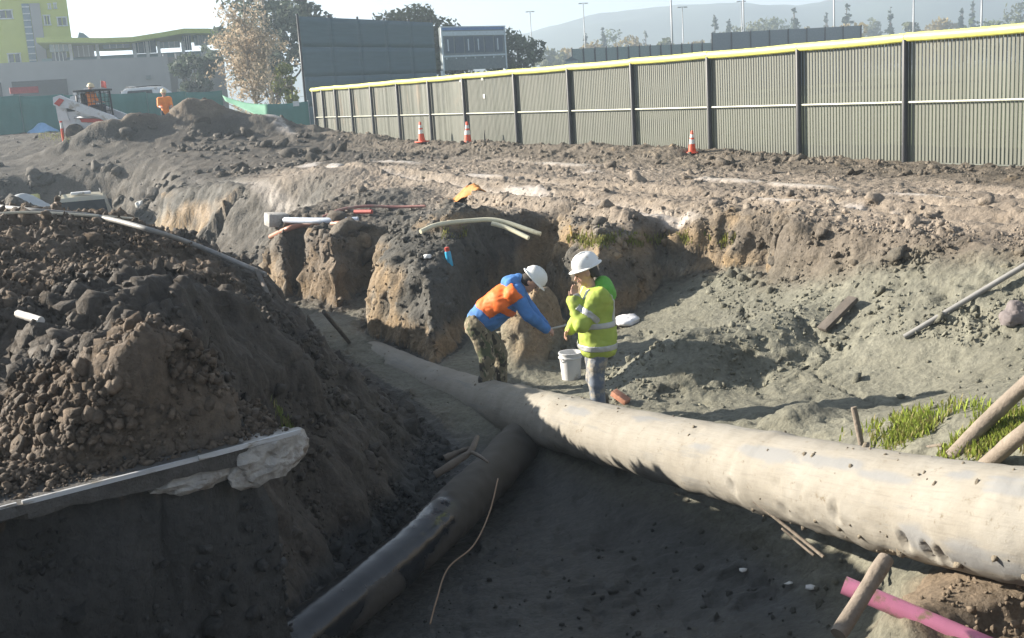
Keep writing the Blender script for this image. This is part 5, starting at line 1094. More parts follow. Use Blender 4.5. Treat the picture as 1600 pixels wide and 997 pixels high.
def head(fig, c, fwd, up):
    """skull, jaw, nose, brow, ears; returns helper to place things on it"""
    c, f, u = np.array(c, float), np.array(fwd, float), np.array(up, float); f /= np.linalg.norm(f); u = u-f*(u@f); u /= np.linalg.norm(u); l = np.cross(u, f)
    at = lambda a, b, e: c+f*a+l*b+u*e
    fig.ball(at(-.01, 0, .025), .092, .02); fig.limb(at(.02, 0, .03), at(.03, 0, -.04), .078, .062, .03); fig.limb(at(.045, 0, -.075), at(.065, 0, -.088), .042, .026, .03)
    fig.limb(at(.092, 0, .015), at(.118, 0, -.022), .010, .016, .012); fig.limb(at(.088, -.035, .028), at(.088, .035, .028), .012, .012, .014); fig.limb(at(.094, -.018, -.055), at(.094, .018, -.055), .010, .010, .01)
    for s_ in (-1, 1): fig.ball(at(-.012, s_*.088, -.01), (.022, .014, .032), .008)
    return at
# ---------------------------------------------------------------- standing worker (local +x is where he faces)
def standing_worker(loc, rz, label):
    root = empty('person', loc, rz, label, 'person')
    leg = Fig()
    hipz = .90; HL, HR = (0, .10, hipz), (0, -.10, hipz); KL, KR = (.05, .115, .49), (.02, -.12, .49); AL, AR = (.02, .125, .10), (-.06, -.13, .10)
    for hp, kn, an in ((HL, KL, AL), (HR, KR, AR)): leg.limb(hp, kn, .100, .070, .04, 'leg').limb(kn, an, .068, .052, .03, 'leg')
    leg.limb((0, -.09, .93), (0, .09, .93), .11, .11, .06, 'leg')
    top = Fig(); C = (.0, 0, 1.02); CH = (.0, 0, 1.30); NK = (.03, 0, 1.50)
    SL, SR = (-.01, .20, 1.42), (-.01, -.20, 1.42); EL, ER = (.20, .24, 1.17), (.10, -.27, 1.14); WL, WR = (.235, .12, 1.40), (.24, -.12, 1.05)
    top.limb((-.01, 0, .98), (0, 0, 1.18), .135, .14, .05, 'body').limb((-.01, -.07, 1.33), (-.01, .07, 1.33), .135, .135, .07, 'body').limb(SL, SR, .085, .085, .05, 'body')
    for S, E_2, W_2 in ((SL, EL, WL), (SR, ER, WR)): top.limb(S, E_2, .070, .056, .03, 'arm').limb(E_2, W_2, .054, .040, .02, 'arm')
    body = Fig(); body.p = [(p[0], p[1], p[2], p[3]*.86, p[4]*.86, p[5], p[6]) for p in leg.p+top.p]
    body.limb((.0, 0, 1.44), (.055, 0, 1.58), .062, .056, .03); at_ = head(body, (.085, 0, 1.655), (.95, 0, -.32), (.32, 0, .95))
    hand(body, (.235, .12, 1.41), (-.10, -.38, .92), (.9, .2, .1), .55, (-1, -.2, 0)); hand(body, (.24, -.12, 1.05), (.8, .3, -.5), (0, .6, .6), .8)
    for s_, an in ((1, AL), (-1, AR)): body.limb((an[0]-.03, an[1], .05), (an[0]+.15, an[1]+.01*s_, .04), .045, .036, .03)
    V, Fq = body.mesh(.0085, noise=None); mesh_obj('body', V, Fq, SKIN, root, True)
        # skirt of the jacket reaches the thighs
    jk = Fig(); jk.p = [p for p in top.p]; jk.limb((-.01, -.055, .90), (-.005, -.05, 1.25), .165, .150, .06, 'body').limb((-.01, .055, .90), (-.005, .05, 1.25), .165, .150, .06, 'body')
    cutj = lambda X: np.maximum(np.maximum(.775-X[..., 2], (X[..., 2]-1.52-.25*(-X[..., 0]))), -1)
    LIME = jacket_material(); o, JV, JF = garment('jacket', jk, .0115, LIME, root, grow=.032, noise=wrinkle(21, .014, .006), cut=cutj)
    hd = Fig().limb((-.10, -.10, 1.47), (-.10, .10, 1.47), .075, .075, .05).limb((-.13, 0, 1.42), (-.09, 0, 1.52), .10, .085, .05).limb((-.02, .125, 1.47), (.06, .10, 1.46), .05, .04, .04).limb((-.02, -.125, 1.47), (.06, -.10, 1.46), .05, .04, .04)
    garment('hood', hd, .012, mat('green_hood', (.13, .40, .06), .7, var=.12), root, noise=wrinkle(31, .014, .006))
    REF = mat('reflective_band', (.42, .43, .42), .35, var=.15, metal=.2)
    torso = lambda c: np.abs(c[:, 1]) < .24
    nearbody = lambda c: np.hypot(c[:, 0]+.005, c[:, 1]*.78) < .235
    shell('reflective_band', JV, JF, lambda c: (c[:, 2] > .855) & (c[:, 2] < .915), .005, REF, root)
    shell('reflective_band', JV, JF, lambda c: (c[:, 2] > 1.10) & (c[:, 2] < 1.155) & nearbody(c), .005, REF, root)
    for sy2 in (-1, 1):
        for sx2 in (-1, 1): shell('shoulder_band', JV, JF, lambda c: (c[:, 2] > 1.155) & (c[:, 2] < 1.50) & (np.abs(c[:, 1]*sy2-.135) < .028) & (c[:, 0]*sx2 > .005) & (np.abs(c[:, 0]) < .25), .005, REF, root)
    elb = np.array(EL); sh = np.array(SL); axs = (elb-sh)/np.linalg.norm(elb-sh); 
    for e_, s_ in ((EL, SL), (ER, SR)):
        e_, s_ = np.array(e_), np.array(s_); ax_ = (e_-s_); L_ = np.linalg.norm(ax_); ax_ /= L_
        shell('sleeve_band', JV, JF, lambda c: (np.abs((c-s_)@ax_-L_*.62) < .03) & (np.linalg.norm(c-(s_+ax_*L_*.62), axis=1) < .14), .005, REF, root)
    JEAN = mat('grey_jeans', (.13, .15, .185), .85, var=.2, scale=9, dirt=(.36, .32, .25), dirt_amt=.42, dirt_scale=5)
    garment('trousers', leg, .012, JEAN, root, grow=.014, noise=wrinkle(41, .011, .005), cut=lambda X: np.maximum(.10-X[..., 2], X[..., 2]-1.02))
    for s_, an in ((1, AL), (-1, AR)):
        bt = Fig().limb((an[0], an[1], .26), (an[0], an[1], .08), .068, .062, .03).limb((an[0]-.03, an[1], .055), (an[0]+.17, an[1]+.015*s_, .045), .058, .046, .04); garment('boot', bt, .012, RUBBER, root, noise=wrinkle(50, .004, .003), cut=lambda X: -X[..., 2]+.0)
    hr = Fig().ball((.045, 0, 1.685), (.098, .094, .085), .02).ball((-.0, 0, 1.62), (.075, .085, .07), .03); garment('hair', hr, .012, HAIR, root, cut=lambda X: np.maximum(X[..., 0]-.065+.35*(1.70-X[..., 2]), 1.615-X[..., 2]))
    hard_hat(root, (.070, 0, 1.725), .33)
    # eyes and mouth
    for s_ in (-1, 1): mesh_obj('eye', ICO1_V*.010+at_(.089, s_*.032, .006), ICO1_F, EYE, root, True)
    m_ = MB(); m_.tube([at_(.103, -.022, -.055), at_(.106, 0, -.054), at_(.103, .022, -.055)], .004, 6); m_.build('mouth', LIP, root, True)
    return root
def jacket_material():
    m, t, b = nodes('lime_jacket'); tc = N(t, 'ShaderNodeTexCoord'); nz = N(t, 'ShaderNodeTexNoise'); nz.inputs['Scale'].default_value = 5; nz.inputs['Detail'].default_value = 7; t.links.new(tc.outputs['Object'], nz.inputs[0])
    r = N(t, 'ShaderNodeValToRGB'); r.color_ramp.elements[0].position = .3; r.color_ramp.elements[0].color = (.27, .36, .06, 1); r.color_ramp.elements[1].position = .7; r.color_ramp.elements[1].color = (.42, .50, .10, 1); t.links.new(nz.outputs[0], r.inputs[0])
    n2_ = N(t, 'ShaderNodeTexNoise'); n2_.inputs['Scale'].default_value = 7; n2_.inputs['Detail'].default_value = 8; t.links.new(tc.outputs['Object'], n2_.inputs[0]); rd = N(t, 'ShaderNodeValToRGB'); rd.color_ramp.elements[0].position = .58; rd.color_ramp.elements[1].position = .72; rd.color_ramp.elements[1].color = (.75, .75, .75, 1); t.links.new(n2_.outputs[0], rd.inputs[0])
    mx = N(t, 'ShaderNodeMix', dt='RGBA'); t.links.new(rd.outputs[0], mx.inputs[0]); t.links.new(r.outputs[0], mx.inputs[6]); mx.inputs[7].default_value = (.20, .22, .08, 1); t.links.new(mx.outputs[2], b.inputs['Base Color']); b.inputs['Roughness'].default_value = .7; b.inputs['Specular IOR Level'].default_value = .2
    return m
RUBBER = mat('rubber_boot', (.045, .042, .038), .6, dirt=(.2, .175, .13), dirt_amt=.4, dirt_scale=6); EYE = mat('eye_dark', (.05, .035, .03), .2); LIP = mat('lip', (.35, .16, .13), .5)
def camo():
    m, t, b = nodes('camouflage'); tc = N(t, 'ShaderNodeTexCoord'); prev = None; col_ = (.17, .145, .095)
    mpn = N(t, 'ShaderNodeMapping'); mpn.inputs['Scale'].default_value = (1, 1, .6); t.links.new(tc.outputs['Object'], mpn.inputs[0])
    for i, (c, sc, th) in enumerate((((.085, .095, .05), 11, .52), ((.05, .042, .03), 15, .57), ((.30, .26, .18), 19, .62))):
        n = N(t, 'ShaderNodeTexNoise'); n.inputs['Scale'].default_value = sc; n.inputs['Detail'].default_value = 2; ad = N(t, 'ShaderNodeVectorMath', op='ADD'); ad.inputs[1].default_value = (i*7.3, i*3.1, 0); t.links.new(mpn.outputs[0], ad.inputs[0]); t.links.new(ad.outputs[0], n.inputs[0])
        r = N(t, 'ShaderNodeValToRGB'); r.color_ramp.elements[0].position = th; r.color_ramp.elements[1].position = th+.02; t.links.new(n.outputs[0], r.inputs[0]); mx = N(t, 'ShaderNodeMix', dt='RGBA'); t.links.new(r.outputs[0], mx.inputs[0])
        if prev is None: mx.inputs[6].default_value = (*col_, 1)
        else: t.links.new(prev, mx.inputs[6])
        mx.inputs[7].default_value = (*c, 1); prev = mx.outputs[2]
    t.links.new(prev, b.inputs['Base Color']); b.inputs['Roughness'].default_value = .9; return m
def bending_worker(loc, rz, label):
    root = empty('person', loc, rz, label, 'person')
    leg = Fig(); HL, HR = (-.16, .10, .86), (-.16, -.10, .86); KL, KR = (.07, .13, .47), (-.07, -.13, .47); AL, AR = (.05, .14, .10), (-.14, -.15, .10)
    for hp, kn, an in ((HL, KL, AL), (HR, KR, AR)): leg.limb(hp, kn, .112, .075, .04, 'leg').limb(kn, an, .072, .055, .03, 'leg')
    leg.limb((-.18, -.09, .89), (-.18, .09, .89), .125, .125, .06, 'leg')
    top = Fig(); B0 = np.array((-.15, 0, .93)); B1 = np.array((.30, 0, 1.28)); ax = (B1-B0)/np.linalg.norm(B1-B0); nup = np.array((-ax[2], 0, ax[0]))
    SL, SR = B1+np.array((0, .19, -.01)), B1+np.array((0, -.19, -.01)); EL, ER = (.45, .23, 1.0), (.46, -.22, 1.0); WL, WR = (.62, .10, .80), (.64, -.10, .81)
    top.limb(B0, B0+ax*.25, .150, .150, .06, 'body').limb(B0+ax*.38+[0, -.075, 0], B0+ax*.38+[0, .075, 0], .145, .145, .07, 'body').limb(SL, SR, .095, .095, .06, 'body').limb(B0+ax*.15, B1-ax*.03, .15, .12, .06, 'body').limb(B0-nup*.06+ax*.10, B0+ax*.32-nup*.06, .13, .13, .06, 'body')
    for S, E_2, W_2 in ((SL, EL, WL), (SR, ER, WR)): top.limb(S, E_2, .076, .062, .03, 'arm').limb(E_2, W_2, .058, .042, .02, 'arm')
    body = Fig(); body.p = [(p[0], p[1], p[2], p[3]*.85, p[4]*.85, p[5], p[6]) for p in leg.p+top.p]
    HC = B1+np.array((.19, 0, .09)); body.limb(B1, HC, .062, .056, .03); at_ = head(body, HC, (.62, 0, -.78), (.78, 0, .62))
    hand(body, WL, (.75, -.25, -.45), (.2, -.8, .4), .7); hand(body, WR, (.75, .25, -.45), (.2, .8, .4), .7)
    for s_, an in ((1, AL), (-1, AR)): body.limb((an[0]-.03, an[1], .05), (an[0]+.15, an[1], .04), .045, .036, .03)
    V, Fq = body.mesh(.0085); mesh_obj('body', V, Fq, SKIN, root, True)
    BLUE = mat('blue_sweatshirt', (.065, .19, .47), .85, var=.16, scale=7, dirt=(.05, .10, .20), dirt_amt=.15)
    o, JV, JF = garment('sweatshirt', top, .0115, BLUE, root, grow=.022, noise=wrinkle(61, .013, .006), cut=lambda X: np.maximum(-((X-B0)@ax)-.12, (X-B1)@ax-.16))
    hd = Fig().limb(B1+np.array((-.04, -.09, .09)), B1+np.array((-.04, .09, .09)), .07, .07, .05).limb(B1+np.array((-.08, 0, .08)), B1+np.array((.05, 0, .13)), .09, .07, .05); garment('hood', hd, .012, BLUE, root, noise=wrinkle(66, .014, .006))
    ORV = mat('orange_vest', (.80, .16, .02), .65, var=.12)
    tx = lambda c: (c-B0)@ax; ty = lambda c: (c-B0)@nup
    def armd(c):
        d = np.full(len(c), 9.)
        for S, E_2 in ((SL, EL), (SR, ER)):
            a, b_ = np.array(S)+(np.array(E_2)-np.array(S))*.30, np.array(E_2); ba = b_-a; h = np.clip(((c-a)@ba)/(ba@ba), 0, 1); d = np.minimum(d, np.linalg.norm(c-a-h[:, None]*ba, axis=1))
        return d
    shell('vest', JV, JF, lambda c: (tx(c) > .13+.03*np.sin(c[:, 1]*20)) & (tx(c) < .62) & (armd(c) > .088) & (ty(c) > -.05-.10*(tx(c)-.2)), .011, ORV, root)
    shell('vest_front', JV, JF, lambda c: (tx(c) > .26) & (tx(c) < .40) & (ty(c) <= .0) & (ty(c) > -.26) & (armd(c) > .09) & (np.abs(tx(c)-.33+.2*ty(c)) < .045), .009, ORV, root)
    garment('trousers', leg, .0125, camo(), root, grow=.020, noise=wrinkle(71, .016, .007), cut=lambda X: np.maximum(.09-X[..., 2], (X-B0)@ax-.03))
    g = Fig().ball((-.315, .12, .845), (.03, .045, .06), .02); garment('orange_glove', g, .008, ORV, root, noise=wrinkle(75, .01, .005))
    for s_, an in ((1, AL), (-1, AR)):
        bt = Fig().limb((an[0], an[1], .24), (an[0], an[1], .08), .070, .062, .03).limb((an[0]-.03, an[1], .055), (an[0]+.17, an[1]+.015*s_, .045), .058, .046, .04); garment('boot', bt, .012, RUBBER, root, noise=wrinkle(50, .004, .003))
    up = np.array((.78, 0, .62)); fw_ = np.array((.62, 0, -.78))
    hr = Fig().ball(HC+up*.02-fw_*.02, (.10, .095, .098), .02).ball(HC-fw_*.05-up*.03, (.08, .085, .075), .03); garment('hair', hr, .012, HAIR, root, cut=lambda X: np.maximum((X-HC)@fw_-.045, -((X-HC)@up)-.075))
    hard_hat(root, tuple(HC+up*.055), .90)
    for s_ in (-1, 1): mesh_obj('eye', ICO1_V*.010+at_(.089, s_*.032, .006), ICO1_F, EYE, root, True)
    m_ = MB(); m_.tube([at_(.103, -.022, -.055), at_(.106, 0, -.054), at_(.103, .022, -.055)], .004, 6); m_.build('mouth', LIP, root, True)
    return root
sw = PD(938, 655, 12.2); gz = ground_z(sw[0], sw[1]); standing_worker((sw[0], sw[1], gz-.02), math.pi+.12, 'standing worker in a lime reflective jacket with a hand to the face')
bw = PD(776, 606, 13.9); bz = ground_z(bw[0], bw[1]); bending_worker((bw[0], bw[1], bz-.02), -.05, 'worker in blue sweatshirt and orange vest bending over the cut soil')
print('standing', sw, gz, 'bending', bw, bz)
def small_worker(loc, rz, label, seated=False, shirt=(.85, .25, .03), pants=(.03, .035, .05)):
    root = empty('person', loc, rz, label, 'person'); f = Fig(); h0 = .0
    if seated: K = [((.42, s*.12, .02), (.42, s*.12, -.38)) for s in (1, -1)]; hip = 0.0
    else: hip = .9; K = [((.03, s*.12, .48), (0, s*.12, .09)) for s in (1, -1)]
    for (kn, an), s in zip(K, (1, -1)): f.limb((0, s*.1, hip), kn, .095, .07, .04, 'leg').limb(kn, an, .068, .052, .03, 'leg').limb(an, (an[0]+.16, an[1], an[2]-.04), .05, .04, .03, 'leg')
    f.limb((0, 0, hip), (0, 0, hip+.25), .14, .14, .05, 'top').limb((0, -.09, hip+.42), (0, .09, hip+.42), .13, .13, .07, 'top').limb((0, -.2, hip+.53), (0, .2, hip+.53), .085, .085, .05, 'top')
    for s in (1, -1): f.limb((0, s*.22, hip+.52), (.12, s*.26, hip+.24), .07, .055, .03, 'top').limb((.12, s*.26, hip+.24), (.34, s*.2, hip+.2), .052, .04, .02, 'arm'); hand(f, (.34, s*.2, hip+.2), (1, 0, -.1), (0, -s, .3), .6)
    f.limb((0, 0, hip+.58), (.03, 0, hip+.68), .06, .055, .03); head(f, (.04, 0, hip+.76), (1, 0, -.1), (.1, 0, 1)); V, Fq = f.mesh(.014); mesh_obj('body', V, Fq, SKIN, root, True)
    garment('vest', f, .018, mat('orange_vest_small', shirt, .7), root, grow=.02, only=('top',), noise=wrinkle(81, .01, .004)); garment('trousers', f, .02, mat('dark_trousers', pants, .9), root, grow=.015, only=('leg',), noise=wrinkle(83, .01, .004))
    hard_hat(root, (.04, 0, hip+.82), .1, m=HATT); return root
HATT = mat('hard_hat_tan', (.62, .52, .33), .4)
p = PD(262, 200, 48.5); small_worker((p[0], p[1], ground_z(p[0], p[1])), -1.2, 'distant worker in an orange vest beside the dirt mound')
# =================================================================== SKID STEER, PARKED VEHICLE, SMALL THINGS
DWHITE = mat('loader_white', (.56, .57, .58), .4, var=.08, dirt=(.30, .26, .2), dirt_amt=.25, dirt_scale=2.5); DBLACK = mat('loader_black', (.02, .021, .022), .5); DRED = mat('loader_red', (.46, .06, .04), .45); DTYRE = mat('tyre_mud', (.05, .045, .04), .9, dirt=(.14, .115, .085), dirt_amt=.5, dirt_scale=3, bump=.6)
p = PD(158, 214, 46.5); gz = ground_z(p[0], p[1])
ld = empty('skid_steer_loader', (p[0], p[1], gz), -.12, 'white skid steer loader with a black cab and red stripe digging at the mound', 'loader')
# local: front is +x
b = MB(); b.prism([(-1.25, .35), (-1.30, 1.05), (-1.05, 1.25), (-.3, 1.2), (.75, .78), (.95, .35)], -.55, .55); b.build('body', DWHITE, ld, auto=.5)
b = MB(); b.prism([(-1.36, .45), (-1.38, 1.35), (-1.22, 1.42), (-1.22, .45)], -.5, .5); b.build('rear_door', DBLACK, ld, auto=.5)
for s in (-1, 1):
    y0, y1 = s*.62, s*.78
    b = MB(); b.prism([(-1.45, 1.55), (-1.42, 1.85), (-1.15, 1.92), (-.75, 1.72), (.95, .98), (1.18, .80), (1.32, .28), (1.12, .20), (.98, .62), (.80, .78), (-.85, 1.38), (-1.2, 1.42)], min(y0, y1), max(y0, y1)); arm = b.build('lift_arm', DWHITE, ld, auto=.5)
    b = MB(); b.prism([(-.55, 1.02), (.35, .88), (.62, .72), (-.45, .80)], min(s*.56, s*.605), max(s*.56, s*.605)); b.build('side_panel', DRED, ld)
    b = MB(); b.prism([(-1.40, 1.60), (-1.15, 1.80), (-.95, 1.72), (-1.20, 1.48)], min(s*.785, s*.80), max(s*.785, s*.80)); b.build('arm_decal', DRED, arm)
    b = MB(); b.prism([(-1.42, .9), (-1.45, 1.6), (-1.1, 1.5), (-.95, .9)], min(s*.50, s*.61), max(s*.50, s*.61)); b.build('rear_tower', DWHITE, ld)
    MB().tube([(-.7, s*.66, 1.0), (.5, s*.66, .95)], .045, 8).build('lift_cylinder', MASTM, ld, True)
    for x in (-.72, .50):
        w = MB(); prof = [(.12, -.13), (.30, -.14), (.36, -.12), (.38, -.06), (.38, .06), (.36, .12), (.30, .14), (.12, .13)]
        n = 22; vs, fs = [], []
        for r, y in prof:
            for k in range(n): th = 6.2832*k/n; rr = r*(1.02 if k % 2 and r > .3 else 1); vs.append((x+rr*math.cos(th), s*.72+y, .38+rr*math.sin(th)))
        for i in range(len(prof)-1):
            for k in range(n): fs.append((i*n+k, i*n+(k+1) % n, (i+1)*n+(k+1) % n, (i+1)*n+k))
        wheel = w.add(vs, fs).build('wheel', DTYRE, ld, auto=.5); r_ = MB(); r_.add([(x+.15*math.cos(6.2832*k/14), s*.72+yy, .38+.15*math.sin(6.2832*k/14)) for yy in (-.1, .1) for k in range(14)], [tuple(range(14)), tuple(range(27, 13, -1))]+[(k, (k+1) % 14, (k+1) % 14+14, k+14) for k in range(14)]); r_.build('rim', DTYRE, wheel)
# cab: posts, roof, screen
for x, zt_ in ((-.62, 2.02), (.42, 1.98)):
    for s in (-1, 1): MB().tube([(x, s*.44, 1.0), (x*(.96), s*.42, zt_)], .04, 8).build('cab_post', DBLACK, ld, True)
b = MB(); b.cbox((-.10, 0, 2.03), (1.22, 1.0, .09), .03); b.build('cab_roof', DBLACK, ld, auto=.6)
b = MB(); b.cbox((-.2, 0, 2.10), (.5, .12, .05), .02); b.build('light_bar', DWHITE, ld)
b = MB(); b.cbox((-.62, .38, 2.02), (.14, .12, .14), .03); b.cbox((-.62, -.42, 1.95), (.14, .12, .14), .03); b.build('work_lamp', DWHITE, ld)
b = MB()
for s in (-1, 1):
    for i in range(6): b.box((-.52+i*.17, s*.43, 1.55), (.018, .018, .9))
    for i in range(5): b.box((-.1, s*.43, 1.2+i*.18), (1.0, .018, .018))
b.build('cab_grille', DBLACK, ld)
b = MB(); b.cbox((-.25, 0, 1.25), (.5, .55, .14), .04); b.cbox((-.48, 0, 1.6), (.12, .55, .7), .04); b.build('seat', DBLACK, ld)
b = MB(); b.prism([(1.18, .55), (1.45, .62), (1.95, .20), (1.90, .10), (1.25, .06), (1.12, .25)], -.9, .9); b.build('bucket', DTYRE, ld)
MB().tube([(.45, -.42, 1.95), (.5, -.42, 2.4)], .012, 6).build('flag_pole', MASTM, ld); 
vs = [(.5+.22*i/4-.05*j/3*0, -.42+.05*math.sin(i*1.4), 2.38-.26*j/3-.05*i/4) for i in range(5) for j in range(4)]; o = MB().add(vs, [(i*4+j, i*4+j+1, (i+1)*4+j+1, (i+1)*4+j) for i in range(4) for j in range(3)]).build('flag', mat('flag_pink_orange', (.85, .20, .16), .7), ld, True); o.modifiers.new('s', 'SOLIDIFY').thickness = .008
q = ld.matrix_basis @ Vector((-.22, 0, 1.36)) if False else Matrix.Translation((p[0], p[1], gz)) @ Matrix.Rotation(-.12, 4, 'Z') @ Vector((-.2, 0, 1.36))
small_worker(tuple(q), -.12, 'operator in an orange vest and hard hat seated in the loader cab', True)
q = PD(97, 205, 45.5); z = ground_z(q[0], q[1]); sk = empty('marker_post', (q[0], q[1], z), 0, 'red and white marker post in front of the loader', 'post')
for i, (z0, z1, m) in enumerate(((-.1, .25, WHT), (.25, .85, ORNG), (.85, 1.08, WHT), (1.08, 1.15, ORNG))): MB().lathe([(.05, z0), (.05, z1)], n=10).build('band', m, sk, auto=.7)
# parked vehicle, seen from behind in the far pit
VT = mat('tan_paint', (.36, .34, .27), .3, var=.05, dirt=(.35, .3, .22), dirt_amt=.2); VG = mat('car_glass', (.015, .02, .025), .12, spec=.25); VR = mat('tail_red', (.5, .05, .03), .3); VB = mat('car_black', (.025, .025, .025), .6)
def vehicle(loc, rz, label, paint):
    v = empty('parked_vehicle', loc, rz, label, 'vehicle'); 
    def loft(secs, nm, m, par, au=.6):     # secs: (x, halfwidth bottom, halfwidth top, z0, z1)
        vs, fs = [], []; k = 10
        for x, wb, wt, z0, z1 in secs:
            r = min(.12, (z1-z0)*.3)
            ring = [(-wb, z0), (-wb-.02, z0+r), (-wt-.0, z1-r), (-wt+.10, z1), (0, z1+.03)]; ring = ring+[(-a, c) for a, c in ring[::-1][1:]]+[(0, z0)]
            vs += [(x, a, c) for a, c in ring]; k = len(ring)
        for i in range(len(secs)-1):
            for j in range(k): fs.append((i*k+j, i*k+(j+1) % k, (i+1)*k+(j+1) % k, (i+1)*k+j))
        fs.append(tuple(range(k))[::-1]); fs.append(tuple((len(secs)-1)*k+j for j in range(k))); return MB().add(vs, fs).build(nm, m, par, auto=au)
    loft([(-2.3, .86, .86, .45, 1.0), (-2.2, .94, .92, .38, 1.08), (-1.0, .96, .94, .35, 1.10), (1.0, .96, .94, .35, 1.08), (1.9, .93, .88, .38, 1.0), (2.35, .80, .75, .45, .85)], 'body', paint, v)
    loft([(-2.22, .90, .80, 1.04, 1.62), (-2.0, .90, .76, 1.05, 1.82), (-.6, .90, .78, 1.05, 1.86), (.3, .90, .76, 1.05, 1.80), (1.1, .88, .82, 1.02, 1.16)], 'cabin', paint, v)
    MB().prism([(-.76, 1.10), (.76, 1.10), (.68, 1.72), (-.68, 1.72)], 0, .02).build('rear_window', VG, v); rw = v.children[-1]; rw.data.transform(Matrix.Rotation(math.pi/2, 4, 'Z')); rw.data.transform(Matrix.Translation((-2.245, 0, 0)) @ Matrix.Rotation(.0, 4, 'Y'))
    for s in (-1, 1):
        MB().prism([(-1.9, 1.16), (-.2, 1.16), (-.25, 1.68), (-1.75, 1.68)], min(s*.90, s*.83), max(s*.90, s*.83)).build('side_window', VG, v)
        MB().cbox((-2.28, s*.86, 1.05), (.08, .12, .5), .02).build('tail_light', VR, v)
        MB().tube([(-1.9, s*.62, 1.92), (.1, s*.62, 1.92)], .025, 8).build('roof_rail', VB, v, True)
        for x in (-1.4, 1.45):
            vs = [(x+r*math.cos(6.2832*k/20), s*.88+y, .36+r*math.sin(6.2832*k/20)) for r, y in ((.2, -.1), (.35, -.1), (.36, 0), (.35, .1), (.2, .1)) for k in range(20)]; wheel = MB().add(vs, [(i*20+k, i*20+(k+1) % 20, (i+1)*20+(k+1) % 20, (i+1)*20+k) for i in range(4) for k in range(20)]).build('wheel', DTYRE, v, auto=.6)
            MB().add([(x+.2*math.cos(6.2832*k/14), s*.88+yy, .36+.2*math.sin(6.2832*k/14)) for yy in (-.07, .09) for k in range(14)], [tuple(range(14)), tuple(range(27, 13, -1))]+[(k, (k+1) % 14, (k+1) % 14+14, k+14) for k in range(14)]).build('rim', DWHITE, wheel)
    b = MB(); b.cbox((-1.6, 0, 1.93), (.35, .62, .09), .03); b.build('roof_beacon', DWHITE, v); b = MB(); b.cbox((-2.36, 0, .55), (.14, 1.7, .2), .04); b.build('bumper', VB, v); b = MB(); b.cbox((-2.315, 0, .85), (.03, .4, .14), .005); b.build('number_plate', DWHITE, v); return v
q = PD(126, 303, 36.5); vehicle((q[0]-.7, q[1]+1.9, q[2]-1.93), 1.93, 'tan vehicle with a dark rear window half hidden behind the dark mound', VT)
q = PD(247, 138, 74); vehicle((q[0], q[1], q[2]-1.75), .1, 'white parked car whose roof shows above the green fence', DWHITE)
def drape(name, px, py, d, rx, ry, h, m, label, cat, seed, z=None):
    c = PD(px, py, d) if z is not None else hit(px, py); c = np.array([c[0], c[1], ground_z(c[0], c[1])]) if z is None else np.array([c[0], c[1], z]); n = 30; u = np.linspace(-1, 1, n); X, Yq = np.meshgrid(u*rx, u*ry); rr = (X/rx)**2+(Yq/ry)**2
    gz_ = ground_zv(X+c[0], Yq+c[1])-c[2]; Z = np.maximum(gz_, -h)+h*np.exp(-rr*1.8)*(1+.2*fbm2(X*2+seed, Yq*2, 3, seed))-.06*sstep(.7, 1, rr)+.02*n2(X*9, Yq*9, seed)
    V = np.stack([X, Yq, Z], -1).reshape(-1, 3); id_ = np.arange(n*n).reshape(n, n); keep = (rr < 1.02); f = np.stack([id_[:-1, :-1], id_[:-1, 1:], id_[1:, 1:], id_[1:, :-1]], -1).reshape(-1, 4); f = f[keep.reshape(-1)[f].all(1)]; u_, inv = np.unique(f, return_inverse=True)
    o = mesh_obj(name, V[u_], inv.reshape(f.shape), m, None, True); o.location = c; o.modifiers.new('s', 'SOLIDIFY').thickness = -.03; return tag(o, label, cat)
drape('tarp_pile', 35, 330, 33, 1.7, 1.2, 1.05, mat('grey_tarp', (.40, .42, .43), .6, var=.12, bump=.3, bscale=6), 'pale grey tarp over a pile at the left edge beside the vehicle', 'tarp', 5, z=float(PD(35, 310, 33)[2]))
drape('blue_tarp', 68, 207, 45, .75, .6, .42, mat('blue_tarp', (.22, .40, .62), .5, var=.1), 'small pale blue tarp left of the marker post', 'tarp', 6)
for px, py, m, lb in ((22, 203, (.62, .60, .52), 'small white jug far left below the green fence'), (36, 202, (.55, .58, .12), 'small yellow green jug far left below the green fence')):
    q = hit(px, py+5, 0, 20); b = empty('plastic_jug', q, .5, lb, 'jug', 'jugs at the far left'); MB().lathe([(.13, 0), (.15, .03), (.15, .26), (.11, .36), (.04, .40)], n=14).build('body', mat('jug%d' % px, m, .4), b, auto=.7); MB().lathe([(.045, .40), (.045, .45)], n=10).build('lid', DRED, b, auto=.7); b.scale = (1.5, 1.5, 1.2)
q = hit(55, 314, 0, 20); b = MB(); b.cbox((0, 0, .12), (.34, .3, .26), .08); o = b.build('canvas_bag', mat('yellow_canvas', (.55, .52, .22), .8, var=.2), None, auto=.8); o.location = q; tag(o, 'yellowish bag on the bank just left of the parked vehicle', 'bag')
